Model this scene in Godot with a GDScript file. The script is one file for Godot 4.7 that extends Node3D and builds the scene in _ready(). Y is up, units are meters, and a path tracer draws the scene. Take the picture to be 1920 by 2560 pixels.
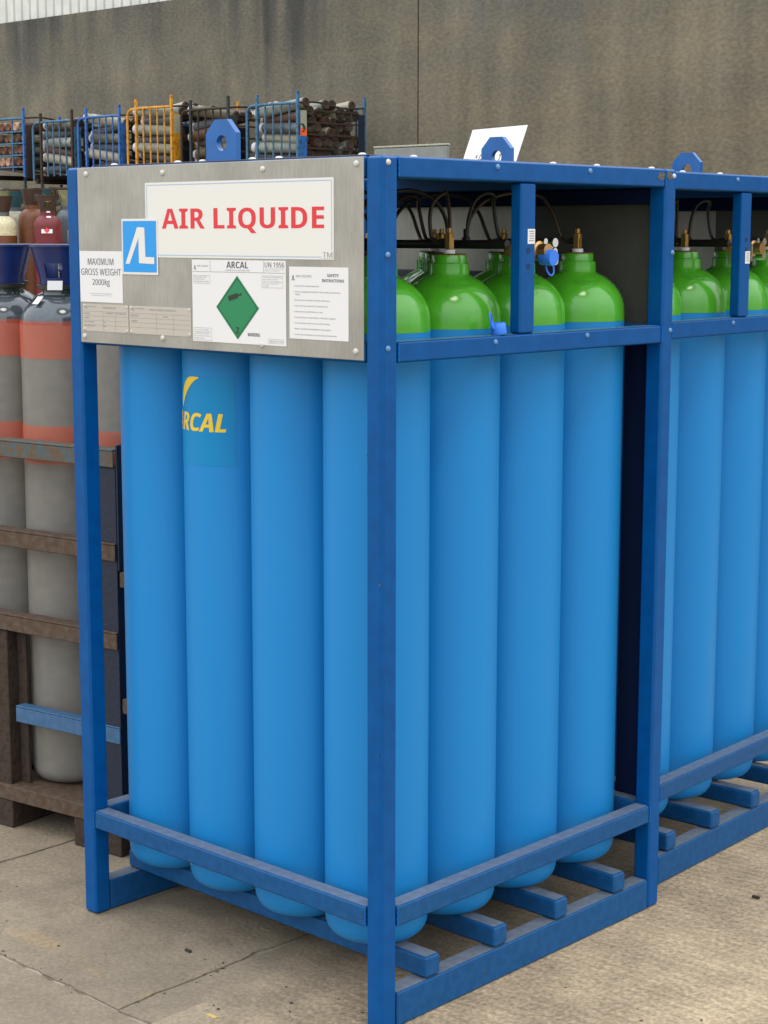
extends Node3D
# A yard of gas cylinders: two blue steel bundle frames in front, palletised cylinders and stacked crates behind, a stained concrete wall.

var taken := {}
var M := {}
var col := Color.WHITE
var rng := RandomNumberGenerator.new()

# ------------------------------------------------------------------ node helpers
func numbered(called: String) -> String:
	var n: int = taken.get(called, 0)
	taken[called] = n + 1
	return called if n == 0 else "%s_%03d" % [called, n]

func tag(o: Node, label: String, category: String, group := "", kind := "") -> Node:
	if label != "": o.set_meta("label", label)
	if category != "": o.set_meta("category", category)
	if group != "": o.set_meta("group", group)
	if kind != "": o.set_meta("kind", kind)
	return o

func thing(called: String, label: String, category: String, at := Vector3.ZERO, turn := 0.0, group := "") -> Node3D:
	var o := Node3D.new()
	o.name = numbered(called)
	add_child(o)
	o.position = at
	o.rotation.y = turn
	tag(o, label, category, group)
	return o

func obj(called: String, mesh, material: Material, parent: Node = self) -> MeshInstance3D:
	var o := MeshInstance3D.new()
	o.mesh = mesh.commit() if mesh is SurfaceTool else mesh
	o.material_override = material
	if parent == self:
		o.name = numbered(called)
		add_child(o)
	else:
		o.name = called
		parent.add_child(o, true)
	return o

func dup(root: Node3D, called: String, at: Vector3, turn: float, label: String, group := "") -> Node3D:
	var r: Node3D = root.duplicate()
	r.name = numbered(called)
	add_child(r)
	r.position = at
	r.rotation.y = turn
	r.set_meta("label", label)
	if group != "": r.set_meta("group", group)
	elif r.has_meta("group"): r.remove_meta("group")
	return r

# ------------------------------------------------------------------ mesh helpers
func begin(c := Color.WHITE) -> SurfaceTool:
	var st := SurfaceTool.new()
	st.begin(Mesh.PRIMITIVE_TRIANGLES)
	col = c
	return st

func vert(st: SurfaceTool, p: Vector3, n: Vector3) -> void:
	st.set_color(col)
	st.set_normal(n)
	st.add_vertex(p)

func tri(st: SurfaceTool, a: Vector3, b: Vector3, c: Vector3, na: Vector3, nb: Vector3, nc: Vector3) -> void:
	if (b - a).cross(c - a).dot(na + nb + nc) > 0.0:
		vert(st, a, na); vert(st, c, nc); vert(st, b, nb)
	else:
		vert(st, a, na); vert(st, b, nb); vert(st, c, nc)

func quad(st: SurfaceTool, a: Vector3, b: Vector3, c: Vector3, d: Vector3, n: Vector3) -> void:
	tri(st, a, b, c, n, n, n)
	tri(st, a, c, d, n, n, n)

# bevelled box between two corners; the top face may have a colour of its own (dust lying on it)
func box(st: SurfaceTool, lo: Vector3, hi: Vector3, bev := 0.003, xf := Transform3D(), top = null) -> void:
	var c := (lo + hi) * 0.5
	var h := (hi - lo).abs() * 0.5
	var b: float = min(bev, min(h.x, min(h.y, h.z)) * 0.9)
	var own := col
	for ax in 3:
		var u := (ax + 1) % 3
		var v := (ax + 2) % 3
		for s in [-1.0, 1.0]:
			var n := Vector3.ZERO
			n[ax] = s
			var ps := []
			for k in [[-1, -1], [1, -1], [1, 1], [-1, 1]]:
				var p := Vector3.ZERO
				p[ax] = s * h[ax]
				p[u] = k[0] * (h[u] - b)
				p[v] = k[1] * (h[v] - b)
				ps.append(xf * (c + p))
			if top != null and ax == 1 and s > 0: col = top
			quad(st, ps[0], ps[1], ps[2], ps[3], xf.basis * n)
			col = own
	for ax in 3:
		var u := (ax + 1) % 3
		var v := (ax + 2) % 3
		for su in [-1.0, 1.0]:
			for sv in [-1.0, 1.0]:
				var nu := Vector3.ZERO
				nu[u] = su
				var nv := Vector3.ZERO
				nv[v] = sv
				var ps := []
				for e in [-1.0, 1.0]:
					var p := Vector3.ZERO
					p[ax] = e * (h[ax] - b)
					p[u] = su * h[u]
					p[v] = sv * (h[v] - b)
					var q := Vector3.ZERO
					q[ax] = e * (h[ax] - b)
					q[u] = su * (h[u] - b)
					q[v] = sv * h[v]
					ps.append([xf * (c + p), xf * (c + q)])
				var a := xf.basis * nu
				var d := xf.basis * nv
				tri(st, ps[0][0], ps[0][1], ps[1][1], a, d, d)
				tri(st, ps[0][0], ps[1][1], ps[1][0], a, d, a)
	for sx in [-1.0, 1.0]:
		for sy in [-1.0, 1.0]:
			for sz in [-1.0, 1.0]:
				var p := Vector3(sx * h.x, sy * h.y, sz * h.z)
				tri(st, xf * (c + p - Vector3(0, sy * b, sz * b)), xf * (c + p - Vector3(sx * b, 0, sz * b)), xf * (c + p - Vector3(sx * b, sy * b, 0)),
					xf.basis * Vector3(sx, 0, 0), xf.basis * Vector3(0, sy, 0), xf.basis * Vector3(0, 0, sz))

# a profile of Vector2(radius, height) turned about the y axis
func lathe(st: SurfaceTool, prof: Array, seg := 24, xf := Transform3D(), from := 0.0, to := TAU) -> void:
	var ns := []
	for i in prof.size() - 1:
		var d: Vector2 = prof[i + 1] - prof[i]
		ns.append(Vector2(d.y, -d.x).normalized())
	for i in prof.size() - 1:
		var na: Vector2 = ns[i]
		var nb: Vector2 = ns[i]
		if i > 0 and ns[i].dot(ns[i - 1]) > 0.7: na = (ns[i] + ns[i - 1]).normalized()
		if i < ns.size() - 1 and ns[i].dot(ns[i + 1]) > 0.7: nb = (ns[i] + ns[i + 1]).normalized()
		var p: Vector2 = prof[i]
		var q: Vector2 = prof[i + 1]
		for k in seg:
			var a := lerpf(from, to, float(k) / seg)
			var b := lerpf(from, to, float(k + 1) / seg)
			var ca := Vector3(sin(a), 0, cos(a))
			var cb := Vector3(sin(b), 0, cos(b))
			var up := Vector3.UP
			var v0 := xf * (ca * p.x + up * p.y)
			var v1 := xf * (cb * p.x + up * p.y)
			var v2 := xf * (cb * q.x + up * q.y)
			var v3 := xf * (ca * q.x + up * q.y)
			var n0 := (xf.basis * (ca * na.x + up * na.y)).normalized()
			var n1 := (xf.basis * (cb * na.x + up * na.y)).normalized()
			var n2 := (xf.basis * (cb * nb.x + up * nb.y)).normalized()
			var n3 := (xf.basis * (ca * nb.x + up * nb.y)).normalized()
			if p.x > 1e-6: tri(st, v0, v1, v2, n0, n1, n2)
			if q.x > 1e-6: tri(st, v0, v2, v3, n0, n2, n3)

# a round tube through points
func tube(st: SurfaceTool, pts: Array, r: float, seg := 8) -> void:
	var rings := []
	var side := Vector3.ZERO
	for i in pts.size():
		var t: Vector3 = (pts[min(i + 1, pts.size() - 1)] - pts[max(i - 1, 0)]).normalized()
		if side == Vector3.ZERO:
			side = t.cross(Vector3.UP if absf(t.y) < 0.9 else Vector3.RIGHT).normalized()
		side = (side - t * side.dot(t)).normalized()
		var up := side.cross(t)
		var ring := []
		for k in seg + 1:
			var a := TAU * k / seg
			ring.append(side * cos(a) + up * sin(a))
		rings.append(ring)
	for i in pts.size() - 1:
		for k in seg:
			var a: Vector3 = rings[i][k]
			var b: Vector3 = rings[i][k + 1]
			var c: Vector3 = rings[i + 1][k + 1]
			var d: Vector3 = rings[i + 1][k]
			tri(st, pts[i] + a * r, pts[i] + b * r, pts[i + 1] + c * r, a, b, c)
			tri(st, pts[i] + a * r, pts[i + 1] + c * r, pts[i + 1] + d * r, a, c, d)
	for e in [0, pts.size() - 1]:
		var n: Vector3 = ((pts[0] - pts[1]) if e == 0 else (pts[e] - pts[e - 1])).normalized()
		for k in seg:
			tri(st, pts[e], pts[e] + rings[e][k] * r, pts[e] + rings[e][k + 1] * r, n, n, n)

func smooth_path(pts: Array, steps := 6) -> Array:
	var c := Curve3D.new()
	for i in pts.size():
		var t: Vector3 = (pts[min(i + 1, pts.size() - 1)] - pts[max(i - 1, 0)]) * 0.22
		c.add_point(pts[i], -t, t)
	var out := []
	for i in pts.size() - 1:
		for k in steps:
			out.append(c.sample(i, float(k) / steps))
	out.append(pts[pts.size() - 1])
	return out

# a flat outline (x, y) given thickness along z, placed by xf
func prism(st: SurfaceTool, poly: PackedVector2Array, z0: float, z1: float, xf := Transform3D()) -> void:
	var idx := Geometry2D.triangulate_polygon(poly)
	var zp := maxf(z0, z1)
	var zn := minf(z0, z1)
	for i in range(0, idx.size(), 3):
		for s in [[zp, 1.0], [zn, -1.0]]:
			var n := xf.basis * Vector3(0, 0, s[1])
			var p := []
			for k in 3:
				var v := poly[idx[i + k]]
				p.append(xf * Vector3(v.x, v.y, s[0]))
			tri(st, p[0], p[1], p[2], n, n, n)
	var area := 0.0
	for i in poly.size():
		area += poly[i].cross(poly[(i + 1) % poly.size()])
	for i in poly.size():
		var a := poly[i]
		var b := poly[(i + 1) % poly.size()]
		var d := (b - a).normalized() * signf(area)
		quad(st, xf * Vector3(a.x, a.y, zn), xf * Vector3(b.x, b.y, zn), xf * Vector3(b.x, b.y, zp), xf * Vector3(a.x, a.y, zp), (xf.basis * Vector3(d.y, -d.x, 0)).normalized())

# a star-shaped plate with a round hole
func holed_plate(st: SurfaceTool, outline: PackedVector2Array, hole: Vector2, r: float, z0: float, z1: float, xf: Transform3D) -> void:
	var angles := []
	for k in 40: angles.append(TAU * k / 40.0)
	for p in outline: angles.append(fposmod((p - hole).angle(), TAU))
	angles.sort()
	var inner := []
	var outer := []
	for a in angles:
		var d := Vector2(cos(a), sin(a))
		inner.append(hole + d * r)
		var best := 1e9
		for i in outline.size():
			var p := outline[i]
			var q := outline[(i + 1) % outline.size()]
			var e := q - p
			var den := d.cross(e)
			if absf(den) < 1e-9: continue
			var t := (p - hole).cross(e) / den
			var s := (p - hole).cross(d) / den
			if t > 0 and s > -1e-4 and s < 1.0001: best = min(best, t)
		outer.append(hole + d * best)
	var n := angles.size()
	for i in n:
		var j := (i + 1) % n
		for s in [[z1, 1.0], [z0, -1.0]]:
			var nn := xf.basis * Vector3(0, 0, s[1])
			quad(st, xf * Vector3(inner[i].x, inner[i].y, s[0]), xf * Vector3(inner[j].x, inner[j].y, s[0]), xf * Vector3(outer[j].x, outer[j].y, s[0]), xf * Vector3(outer[i].x, outer[i].y, s[0]), nn)
		var din: Vector2 = (hole - (inner[i] + inner[j]) * 0.5).normalized()
		quad(st, xf * Vector3(inner[i].x, inner[i].y, z0), xf * Vector3(inner[j].x, inner[j].y, z0), xf * Vector3(inner[j].x, inner[j].y, z1), xf * Vector3(inner[i].x, inner[i].y, z1), xf.basis * Vector3(din.x, din.y, 0))
		var e2: Vector2 = outer[j] - outer[i]
		if e2.length() > 1e-6:
			var no := Vector2(e2.y, -e2.x).normalized()
			if no.dot(outer[i] - hole) < 0: no = -no
			quad(st, xf * Vector3(outer[i].x, outer[i].y, z0), xf * Vector3(outer[j].x, outer[j].y, z0), xf * Vector3(outer[j].x, outer[j].y, z1), xf * Vector3(outer[i].x, outer[i].y, z1), xf.basis * Vector3(no.x, no.y, 0))

# lettering: the text's glyphs fitted into the rectangle (x0, y0)-(x1, y1), raised at z; slant leans it
var text_cache := {}
func text_points(words: String, bold: bool) -> Array:
	var key := words + str(bold)
	if not text_cache.has(key):
		var f := SystemFont.new()
		f.font_names = PackedStringArray(["Droid Sans"])
		f.font_weight = 700 if bold else 400
		var t := TextMesh.new()
		t.text = words
		t.font = f
		t.font_size = 48
		t.pixel_size = 0.01
		t.depth = 0.0
		t.curve_step = 1.0
		var a := t.get_mesh_arrays()
		text_cache[key] = [a[Mesh.ARRAY_VERTEX], a[Mesh.ARRAY_INDEX]]
	return text_cache[key]

func letters(st: SurfaceTool, words: String, x0: float, y0: float, x1: float, y1: float, z: float, bold := true, slant := 0.0, bend = null) -> void:
	var a := text_points(words, bold)
	var v: PackedVector3Array = a[0]
	var idx = a[1]
	var lo := Vector3(1e9, 1e9, 0)
	var hi := Vector3(-1e9, -1e9, 0)
	for p in v:
		lo = Vector3(min(lo.x, p.x), min(lo.y, p.y), 0)
		hi = Vector3(max(hi.x, p.x), max(hi.y, p.y), 0)
	var out := []
	for p in v:
		var fx := (p.x - lo.x) / (hi.x - lo.x)
		var fy := (p.y - lo.y) / (hi.y - lo.y)
		var q := Vector2(lerpf(x0, x1, fx) + slant * (fy - 0.5) * (y1 - y0), lerpf(y0, y1, fy))
		out.append(q)
	var count: int = idx.size() if idx != null and idx.size() else v.size()
	for i in range(0, count, 3):
		var p := []
		for k in 3:
			p.append(out[idx[i + k] if idx != null and idx.size() else i + k])
		if bend == null:
			tri(st, Vector3(p[0].x, p[0].y, z), Vector3(p[1].x, p[1].y, z), Vector3(p[2].x, p[2].y, z), Vector3.BACK, Vector3.BACK, Vector3.BACK)
		else:
			var w := []
			var n := []
			for k in 3:
				var th: float = p[k].x / bend
				n.append(Vector3(sin(th), 0, cos(th)))
				w.append(n[k] * (bend + z) + Vector3(0, p[k].y, 0))
			tri(st, w[0], w[1], w[2], n[0], n[1], n[2])

func line_box(st: SurfaceTool, x0: float, y0: float, x1: float, y1: float, z: float) -> void:
	quad(st, Vector3(x0, y0, z), Vector3(x1, y0, z), Vector3(x1, y1, z), Vector3(x0, y1, z), Vector3.BACK)

func outline_box(st: SurfaceTool, x0: float, y0: float, x1: float, y1: float, w: float, z: float) -> void:
	line_box(st, x0, y0, x1, y0 + w, z)
	line_box(st, x0, y1 - w, x1, y1, z)
	line_box(st, x0, y0 + w, x0 + w, y1 - w, z)
	line_box(st, x1 - w, y0 + w, x1, y1 - w, z)

# lettering bent over the round shoulder of a bundle cylinder: el = height angle, half = half its width in radians
func stamp(st: SurfaceTool, words: String, el: float, half: float) -> void:
	var a := text_points(words, false)
	var v: PackedVector3Array = a[0]
	var idx = a[1]
	var lo := Vector2(1e9, 1e9)
	var hi := Vector2(-1e9, -1e9)
	for p in v:
		lo = Vector2(min(lo.x, p.x), min(lo.y, p.y))
		hi = Vector2(max(hi.x, p.x), max(hi.y, p.y))
	for i in range(0, idx.size(), 3):
		var w := []
		var n := []
		for k in 3:
			var p := v[idx[i + k]]
			var th := deg_to_rad(52) + lerpf(-half, half, (p.x - lo.x) / (hi.x - lo.x))
			var e := el + lerpf(-0.025, 0.025, (p.y - lo.y) / (hi.y - lo.y))
			var d := Vector3(sin(th), 0, cos(th))
			n.append((d * cos(e) + Vector3.UP * sin(e) * 1.15).normalized())
			w.append(d * (R * cos(e) + 0.0006) + Vector3.UP * (1.49 + 0.0985 * sin(e) + 0.0006))
		tri(st, w[0], w[1], w[2], n[0], n[1], n[2])

func dome(st: SurfaceTool, at: Vector3, n: Vector3, r: float, h: float, seg := 10) -> void:
	var y := n.normalized()
	var x := y.cross(Vector3.FORWARD if absf(y.z) < 0.9 else Vector3.RIGHT).normalized()
	lathe(st, [Vector2(r, 0), Vector2(r * 0.97, h * 0.35), Vector2(r * 0.72, h * 0.8), Vector2(r * 0.35, h), Vector2(0, h)], seg, Transform3D(Basis(x, y, x.cross(y)), at))

# ------------------------------------------------------------------ materials
func lin(r: float, g: float, b: float) -> Color:
	return Color(r, g, b).linear_to_srgb()

func noise_bytes(w: int, h: int, freq: float, seed_: int, oct := 4, kind := FastNoiseLite.TYPE_SIMPLEX_SMOOTH, seamless := false) -> PackedByteArray:
	var n := FastNoiseLite.new()
	n.seed = seed_
	n.frequency = freq
	n.noise_type = kind
	n.fractal_octaves = oct
	n.fractal_type = FastNoiseLite.FRACTAL_FBM
	var im: Image = n.get_seamless_image(w, h) if seamless else n.get_image(w, h)
	im.convert(Image.FORMAT_L8)
	return im.get_data()

func ramp_tex(w: int, freq: float, seed_: int, c0: Color, c1: Color, lo := 0.0, hi := 1.0, oct := 4) -> ImageTexture:
	var b := noise_bytes(w, w, freq, seed_, oct, FastNoiseLite.TYPE_SIMPLEX_SMOOTH, true)
	var out := PackedByteArray()
	out.resize(w * w * 3)
	for i in w * w:
		var t := clampf((b[i] / 255.0 - lo) / (hi - lo), 0, 1)
		out[i * 3] = int(255 * lerpf(c0.r, c1.r, t))
		out[i * 3 + 1] = int(255 * lerpf(c0.g, c1.g, t))
		out[i * 3 + 2] = int(255 * lerpf(c0.b, c1.b, t))
	return ImageTexture.create_from_image(Image.create_from_data(w, w, false, Image.FORMAT_RGB8, out))

func mat(c: Color, rough: float, metal := 0.0, tex: Texture2D = null, scale := 1.0) -> StandardMaterial3D:
	var m := StandardMaterial3D.new()
	m.albedo_color = c
	m.roughness = rough
	m.metallic = metal
	if tex:
		m.albedo_texture = tex
		m.uv1_triplanar = true
		m.uv1_scale = Vector3.ONE * scale
	return m

func bump(m: StandardMaterial3D, tex: Texture2D, cm: float) -> StandardMaterial3D:
	m.heightmap_enabled = true
	m.heightmap_texture = tex
	m.heightmap_scale = cm
	return m

func tinted(c: Color, rough: float, tex: Texture2D, scale: float, metal := 0.0) -> StandardMaterial3D:   # colour comes from the vertices
	var m := mat(Color.WHITE, rough, metal, tex, scale)
	m.vertex_color_use_as_albedo = true
	return m

const BLUE := Color(0.0012, 0.078, 0.265)      # frame paint, linear
const DUST := Color(0.15, 0.18, 0.215)
const BASE := Color(0.010, 0.080, 0.22)
const WALL_X0 := -34.0
const WALL_X1 := 8.0
const WALL_H := 5.11

func build_materials() -> void:
	var mottle := ramp_tex(512, 0.02, 3, Color(0.93, 0.935, 0.94), Color(1, 1, 1), 0.2, 0.8, 5)
	var dusty := ramp_tex(512, 0.02, 23, Color(0.90, 0.91, 0.92), Color(1, 1, 1), 0.2, 0.75, 6)
	var fine := ramp_tex(256, 0.05, 5, Color(0.3, 0.3, 0.3), Color(1, 1, 1), 0.2, 0.8, 5)
	var worn := ramp_tex(512, 0.012, 9, Color(1, 1, 1), Color(0.70, 0.63, 0.56), 0.45, 0.9, 6)
	var rusty := ramp_tex(512, 0.014, 11, Color(0.36, 0.29, 0.22), Color(0.27, 0.34, 0.36), 0.3, 0.7, 6)
	var rust_brown := ramp_tex(512, 0.02, 12, Color(0.29, 0.21, 0.145), Color(0.33, 0.29, 0.25), 0.2, 0.85, 6)
	var dirt := ramp_tex(512, 0.02, 21, Color(1, 1, 1), Color(0.88, 0.87, 0.83), 0.3, 0.85, 6)
	M.frame = bump(tinted(BLUE, 0.36, mottle, 1.6), fine, 0.012)
	M.base = bump(tinted(BLUE, 0.42, dusty, 3.1), fine, 0.02)
	M.frame.metallic_specular = 0.3
	M.base.metallic_specular = 0.3
	M.lug = bump(tinted(BLUE, 0.18, mottle, 1.6), fine, 0.012)
	M.cyl = bump(mat(lin(0.010, 0.20, 0.505), 0.45), fine, 0.006)
	M.cyl.metallic_specular = 0.36
	M.green = mat(lin(0.07, 0.37, 0.018), 0.2, 0.0, mottle, 2.0)
	M.green.clearcoat_enabled = true
	M.green.clearcoat = 0.3
	M.green.clearcoat_roughness = 0.08
	M.stamp = mat(lin(0.04, 0.17, 0.02), 0.5)
	M.brass = mat(lin(0.42, 0.25, 0.07), 0.38, 0.75, mottle, 8.0)
	M.bronze = mat(lin(0.55, 0.33, 0.13), 0.25, 0.9)
	M.chrome = mat(lin(0.75, 0.75, 0.74), 0.2, 1.0)
	M.screw = mat(lin(0.5, 0.5, 0.47), 0.45, 0.2)
	M.rivet = mat(lin(0.09, 0.22, 0.42), 0.35, 0.1)
	M.rust = mat(Color(0.36, 0.17, 0.09), 0.85, 0.0, mottle, 8.0)
	M.band = mat(lin(0.75, 0.74, 0.72), 0.6)
	M.black = mat(lin(0.012, 0.012, 0.013), 0.5)
	M.pipe = mat(lin(0.02, 0.018, 0.016), 0.45, 0.3)
	M.copper = mat(lin(0.05, 0.032, 0.02), 0.45, 0.4)
	var brushed := brushed_tex()
	M.panel = mat(Color(0.76, 0.75, 0.71), 0.45, 0.45, brushed, 1.0)
	M.panel.uv1_scale = Vector3(1.4, 1.4, 1.4)
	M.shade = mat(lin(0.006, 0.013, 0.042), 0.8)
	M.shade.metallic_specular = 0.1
	M.olive = mat(lin(0.075, 0.075, 0.062), 0.7, 0.0, mottle, 2.0)  # back panel tone darkened to imitate shade inside the frame
	M.sheet = mat(lin(0.03, 0.03, 0.045), 0.5)
	M.white = mat(lin(0.66, 0.655, 0.61), 0.5)
	M.paper = mat(lin(0.67, 0.67, 0.665), 0.55)
	M.logo = mat(lin(0.006, 0.27, 0.68), 0.4)
	M.red = mat(lin(0.62, 0.022, 0.03), 0.4)
	M.ink = mat(lin(0.09, 0.095, 0.12), 0.5)
	M.grey_ink = mat(lin(0.24, 0.24, 0.26), 0.5)
	M.pale_blue = mat(lin(0.30, 0.45, 0.66), 0.4)
	M.diamond = mat(lin(0.004, 0.19, 0.07), 0.45)
	M.dark_ink = mat(lin(0.006, 0.02, 0.012), 0.5)
	M.plate = mat(lin(0.47, 0.44, 0.38), 0.4, 0.25)
	M.decal = mat(lin(0.002, 0.205, 0.455), 0.45)
	M.decal.metallic_specular = 0.36
	M.yellow = mat(lin(0.72, 0.50, 0.02), 0.42)
	M.cap = mat(lin(0.035, 0.20, 0.80), 0.4)
	M.bare = mat(lin(0.22, 0.2, 0.17), 0.6, 0.2, fine, 20.0)
	# the pallet behind, the cylinders on it
	M.rail = bump(mat(Color.WHITE, 0.75, 0.0, rusty, 3.0), fine, 0.1)
	M.rail_brown = bump(mat(Color.WHITE, 0.8, 0.0, rust_brown, 3.0), fine, 0.1)
	M.rail_blue = bump(mat(Color(0.22, 0.38, 0.53), 0.6, 0.0, dusty, 3.0), fine, 0.06)
	M.navy = bump(mat(Color(0.045, 0.115, 0.20), 0.6, 0.0, dusty, 4.0), fine, 0.06)
	M.rust_dark = bump(mat(Color(0.215, 0.165, 0.125), 0.85, 0.0, worn, 6.0), fine, 0.1)
	M.grey = bump(mat(Color(0.475, 0.465, 0.44), 0.38, 0.0, mottle, 2.0), fine, 0.01)
	M.gloss = mat(Color(0.34, 0.37, 0.40), 0.12, 0.35, dirt, 6.0)
	M.cup = mat(lin(0.008, 0.022, 0.12), 0.3, 0.0, mottle, 4.0)
	M.net = net_material()
	M.tag = mat(lin(0.62, 0.62, 0.63), 0.35)
	# coloured cylinders further back
	for k in [["maroon", Color(0.42, 0.10, 0.13)], ["brown", Color(0.42, 0.24, 0.12)], ["cream", Color(0.80, 0.77, 0.64)], ["pink", Color(0.80, 0.62, 0.52)], ["pale", Color(0.62, 0.63, 0.56)],
			["teal", Color(0.14, 0.30, 0.33)], ["darkcup", Color(0.24, 0.16, 0.12)], ["greencup", Color(0.52, 0.52, 0.38)], ["slate", Color(0.33, 0.36, 0.40)]]:
		M[k[0]] = mat(k[1], 0.5, 0.0, dirt, 3.0)
	# crates
	M.crate_blue = mat(Color(0.20, 0.40, 0.54), 0.6, 0.0, worn, 2.0)
	M.crate_bright = mat(Color(0.14, 0.38, 0.66), 0.55, 0.0, worn, 2.0)
	M.crate_yellow = mat(Color(0.78, 0.55, 0.08), 0.6, 0.0, worn, 2.0)
	M.crate_brown = mat(Color(0.20, 0.15, 0.12), 0.8, 0.0, worn, 2.0)
	M.crate_dark = mat(Color(0.14, 0.19, 0.20), 0.75, 0.0, worn, 2.0)
	M.orange = mat(Color(0.95, 0.38, 0.05), 0.6)
	for k in [["tube_grey", Color(0.52, 0.55, 0.52)], ["tube_olive", Color(0.37, 0.35, 0.27)], ["tube_rust", Color(0.36, 0.25, 0.18)], ["tube_pale", Color(0.63, 0.61, 0.54)], ["tube_slate", Color(0.31, 0.33, 0.35)]]:
		M[k[0]] = mat(k[1], 0.55, 0.0, dirt, 3.0)
	M.lilac = mat(Color(0.72, 0.71, 0.74), 0.5)
	M.cladding = mat(lin(0.62, 0.63, 0.58), 0.5, 0.0, mottle, 0.3)
	M.wall = wall_material()
	M.ground = ground_material()
	M.joint = mat(lin(0.30, 0.265, 0.215), 0.95, 0.0, worn, 2.0)
	M.debris = mat(lin(0.03, 0.025, 0.025), 0.8)
	M.yellow_chip = mat(lin(0.5, 0.36, 0.12), 0.8)
	M.zinc = mat(Color(0.50, 0.52, 0.51), 0.5, 0.2, mottle, 1.0)
	M.timber = mat(Color(0.36, 0.26, 0.17), 0.85, 0.0, worn, 3.0)

func brushed_tex() -> ImageTexture:
	var w := 512
	var b := noise_bytes(w, w, 0.25, 31, 2, FastNoiseLite.TYPE_SIMPLEX_SMOOTH, true)
	var c := noise_bytes(w, w, 0.006, 32, 4, FastNoiseLite.TYPE_SIMPLEX_SMOOTH, true)
	var out := PackedByteArray()
	out.resize(w * w)
	for y in w:
		for x in w:
			# long vertical brush marks over broad cloudy patches
			var s := b[(y / 24 % w) * w + x]
			var s2 := b[((y / 7 + 200) % w) * w + x]
			out[y * w + x] = int(clampf(208 + (s - 128) * 0.06 + (s2 - 128) * 0.05 + (c[y * w + x] - 128) * 0.13, 0, 255))
	return ImageTexture.create_from_image(Image.create_from_data(w, w, false, Image.FORMAT_L8, out))

func net_material() -> StandardMaterial3D:
	# a cell of knitted orange mesh: strands run both diagonals, the holes are open
	var w := 64
	var im := Image.create(w, w, false, Image.FORMAT_RGBA8)
	for y in w:
		for x in w:
			var a := absf(fposmod(float(x + y), 16.0) - 8.0)
			var b := absf(fposmod(float(x - y), 16.0) - 8.0)
			var on: bool = min(a, b) < 1.9
			im.set_pixel(x, y, Color(0.92, 0.34, 0.10, 1.0 if on else 0.0))
	var m := StandardMaterial3D.new()
	m.albedo_texture = ImageTexture.create_from_image(im)
	m.transparency = BaseMaterial3D.TRANSPARENCY_ALPHA_SCISSOR
	m.alpha_scissor_threshold = 0.5
	m.roughness = 0.6
	m.cull_mode = BaseMaterial3D.CULL_DISABLED
	m.uv1_scale = Vector3(10, 10, 1)
	return m

func grain_detail(m: StandardMaterial3D, seed_: int, low: float) -> void:
	# fine sand grain and pits, repeated over a second set of coordinates
	var w := 512
	var a := noise_bytes(w, w, 0.28, seed_, 2, FastNoiseLite.TYPE_SIMPLEX, true)
	var b := noise_bytes(w, w, 0.07, seed_ + 1, 3, FastNoiseLite.TYPE_SIMPLEX_SMOOTH, true)
	var out := PackedByteArray()
	out.resize(w * w)
	for i in w * w:
		var t := 1.0 - low * 0.5 + low * (0.65 * (a[i] / 255.0 - 0.5) + 0.5 * (b[i] / 255.0 - 0.5)) * 2.0
		if a[i] > 214: t -= low * 1.3
		out[i] = int(clampf(255 * t, 0, 255))
	m.detail_enabled = true
	m.detail_blend_mode = BaseMaterial3D.BLEND_MODE_MUL
	m.detail_uv_layer = BaseMaterial3D.DETAIL_UV_2
	m.detail_albedo = ImageTexture.create_from_image(Image.create_from_data(w, w, false, Image.FORMAT_L8, out))

func wall_material() -> StandardMaterial3D:
	# old shuttered concrete: drip stains from the top edge, blotches, pitted grain; laid once over the whole wall
	var w := 2048
	var h := 512
	var broad := noise_bytes(w, h, 0.006, 41, 4)
	var streak := noise_bytes(w, 64, 0.035, 42, 5)
	var streak2 := noise_bytes(w, 64, 0.012, 43, 4)
	var grain := noise_bytes(w, h, 0.22, 44, 3)
	var patch := noise_bytes(w, h, 0.018, 45, 4)
	var out := PackedByteArray()
	out.resize(w * h * 3)
	for y in h:
		var f := float(y) / h        # 0 at the top
		for x in w:
			var i := y * w + x
			var s := streak[(y / 40) * w + x] / 255.0
			var s2 := streak2[(y / 90) * w + x] / 255.0
			var reach := 0.10 + 0.55 * s2 * s2
			var drip := clampf((reach - f) / 0.28, 0, 1) * clampf((s - 0.25) / 0.4, 0, 1)
			var t := 0.99 + 0.12 * (broad[i] / 255.0 - 0.5) + 0.26 * (grain[i] / 255.0 - 0.5) + 0.08 * (patch[i] / 255.0 - 0.5) + 0.21 * (s - 0.5)
			t *= 1.0 - (0.42 if x < w / 2 else 0.16) * drip
			var warm := clampf(0.25 + 0.55 * float(x) / w + (patch[i] / 255.0 - 0.5) * 0.5 + f * 0.35 - drip * 0.6, 0, 1)
			out[i * 3] = int(clampf(255 * t * lerpf(0.422, 0.462, warm), 0, 255))
			out[i * 3 + 1] = int(clampf(255 * t * lerpf(0.420, 0.425, warm), 0, 255))
			out[i * 3 + 2] = int(clampf(255 * t * lerpf(0.388, 0.345, warm), 0, 255))
	var m := mat(Color.WHITE, 0.92)
	m.albedo_texture = ImageTexture.create_from_image(Image.create_from_data(w, h, false, Image.FORMAT_RGB8, out))
	grain_detail(m, 81, 0.09)
	return m

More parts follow.
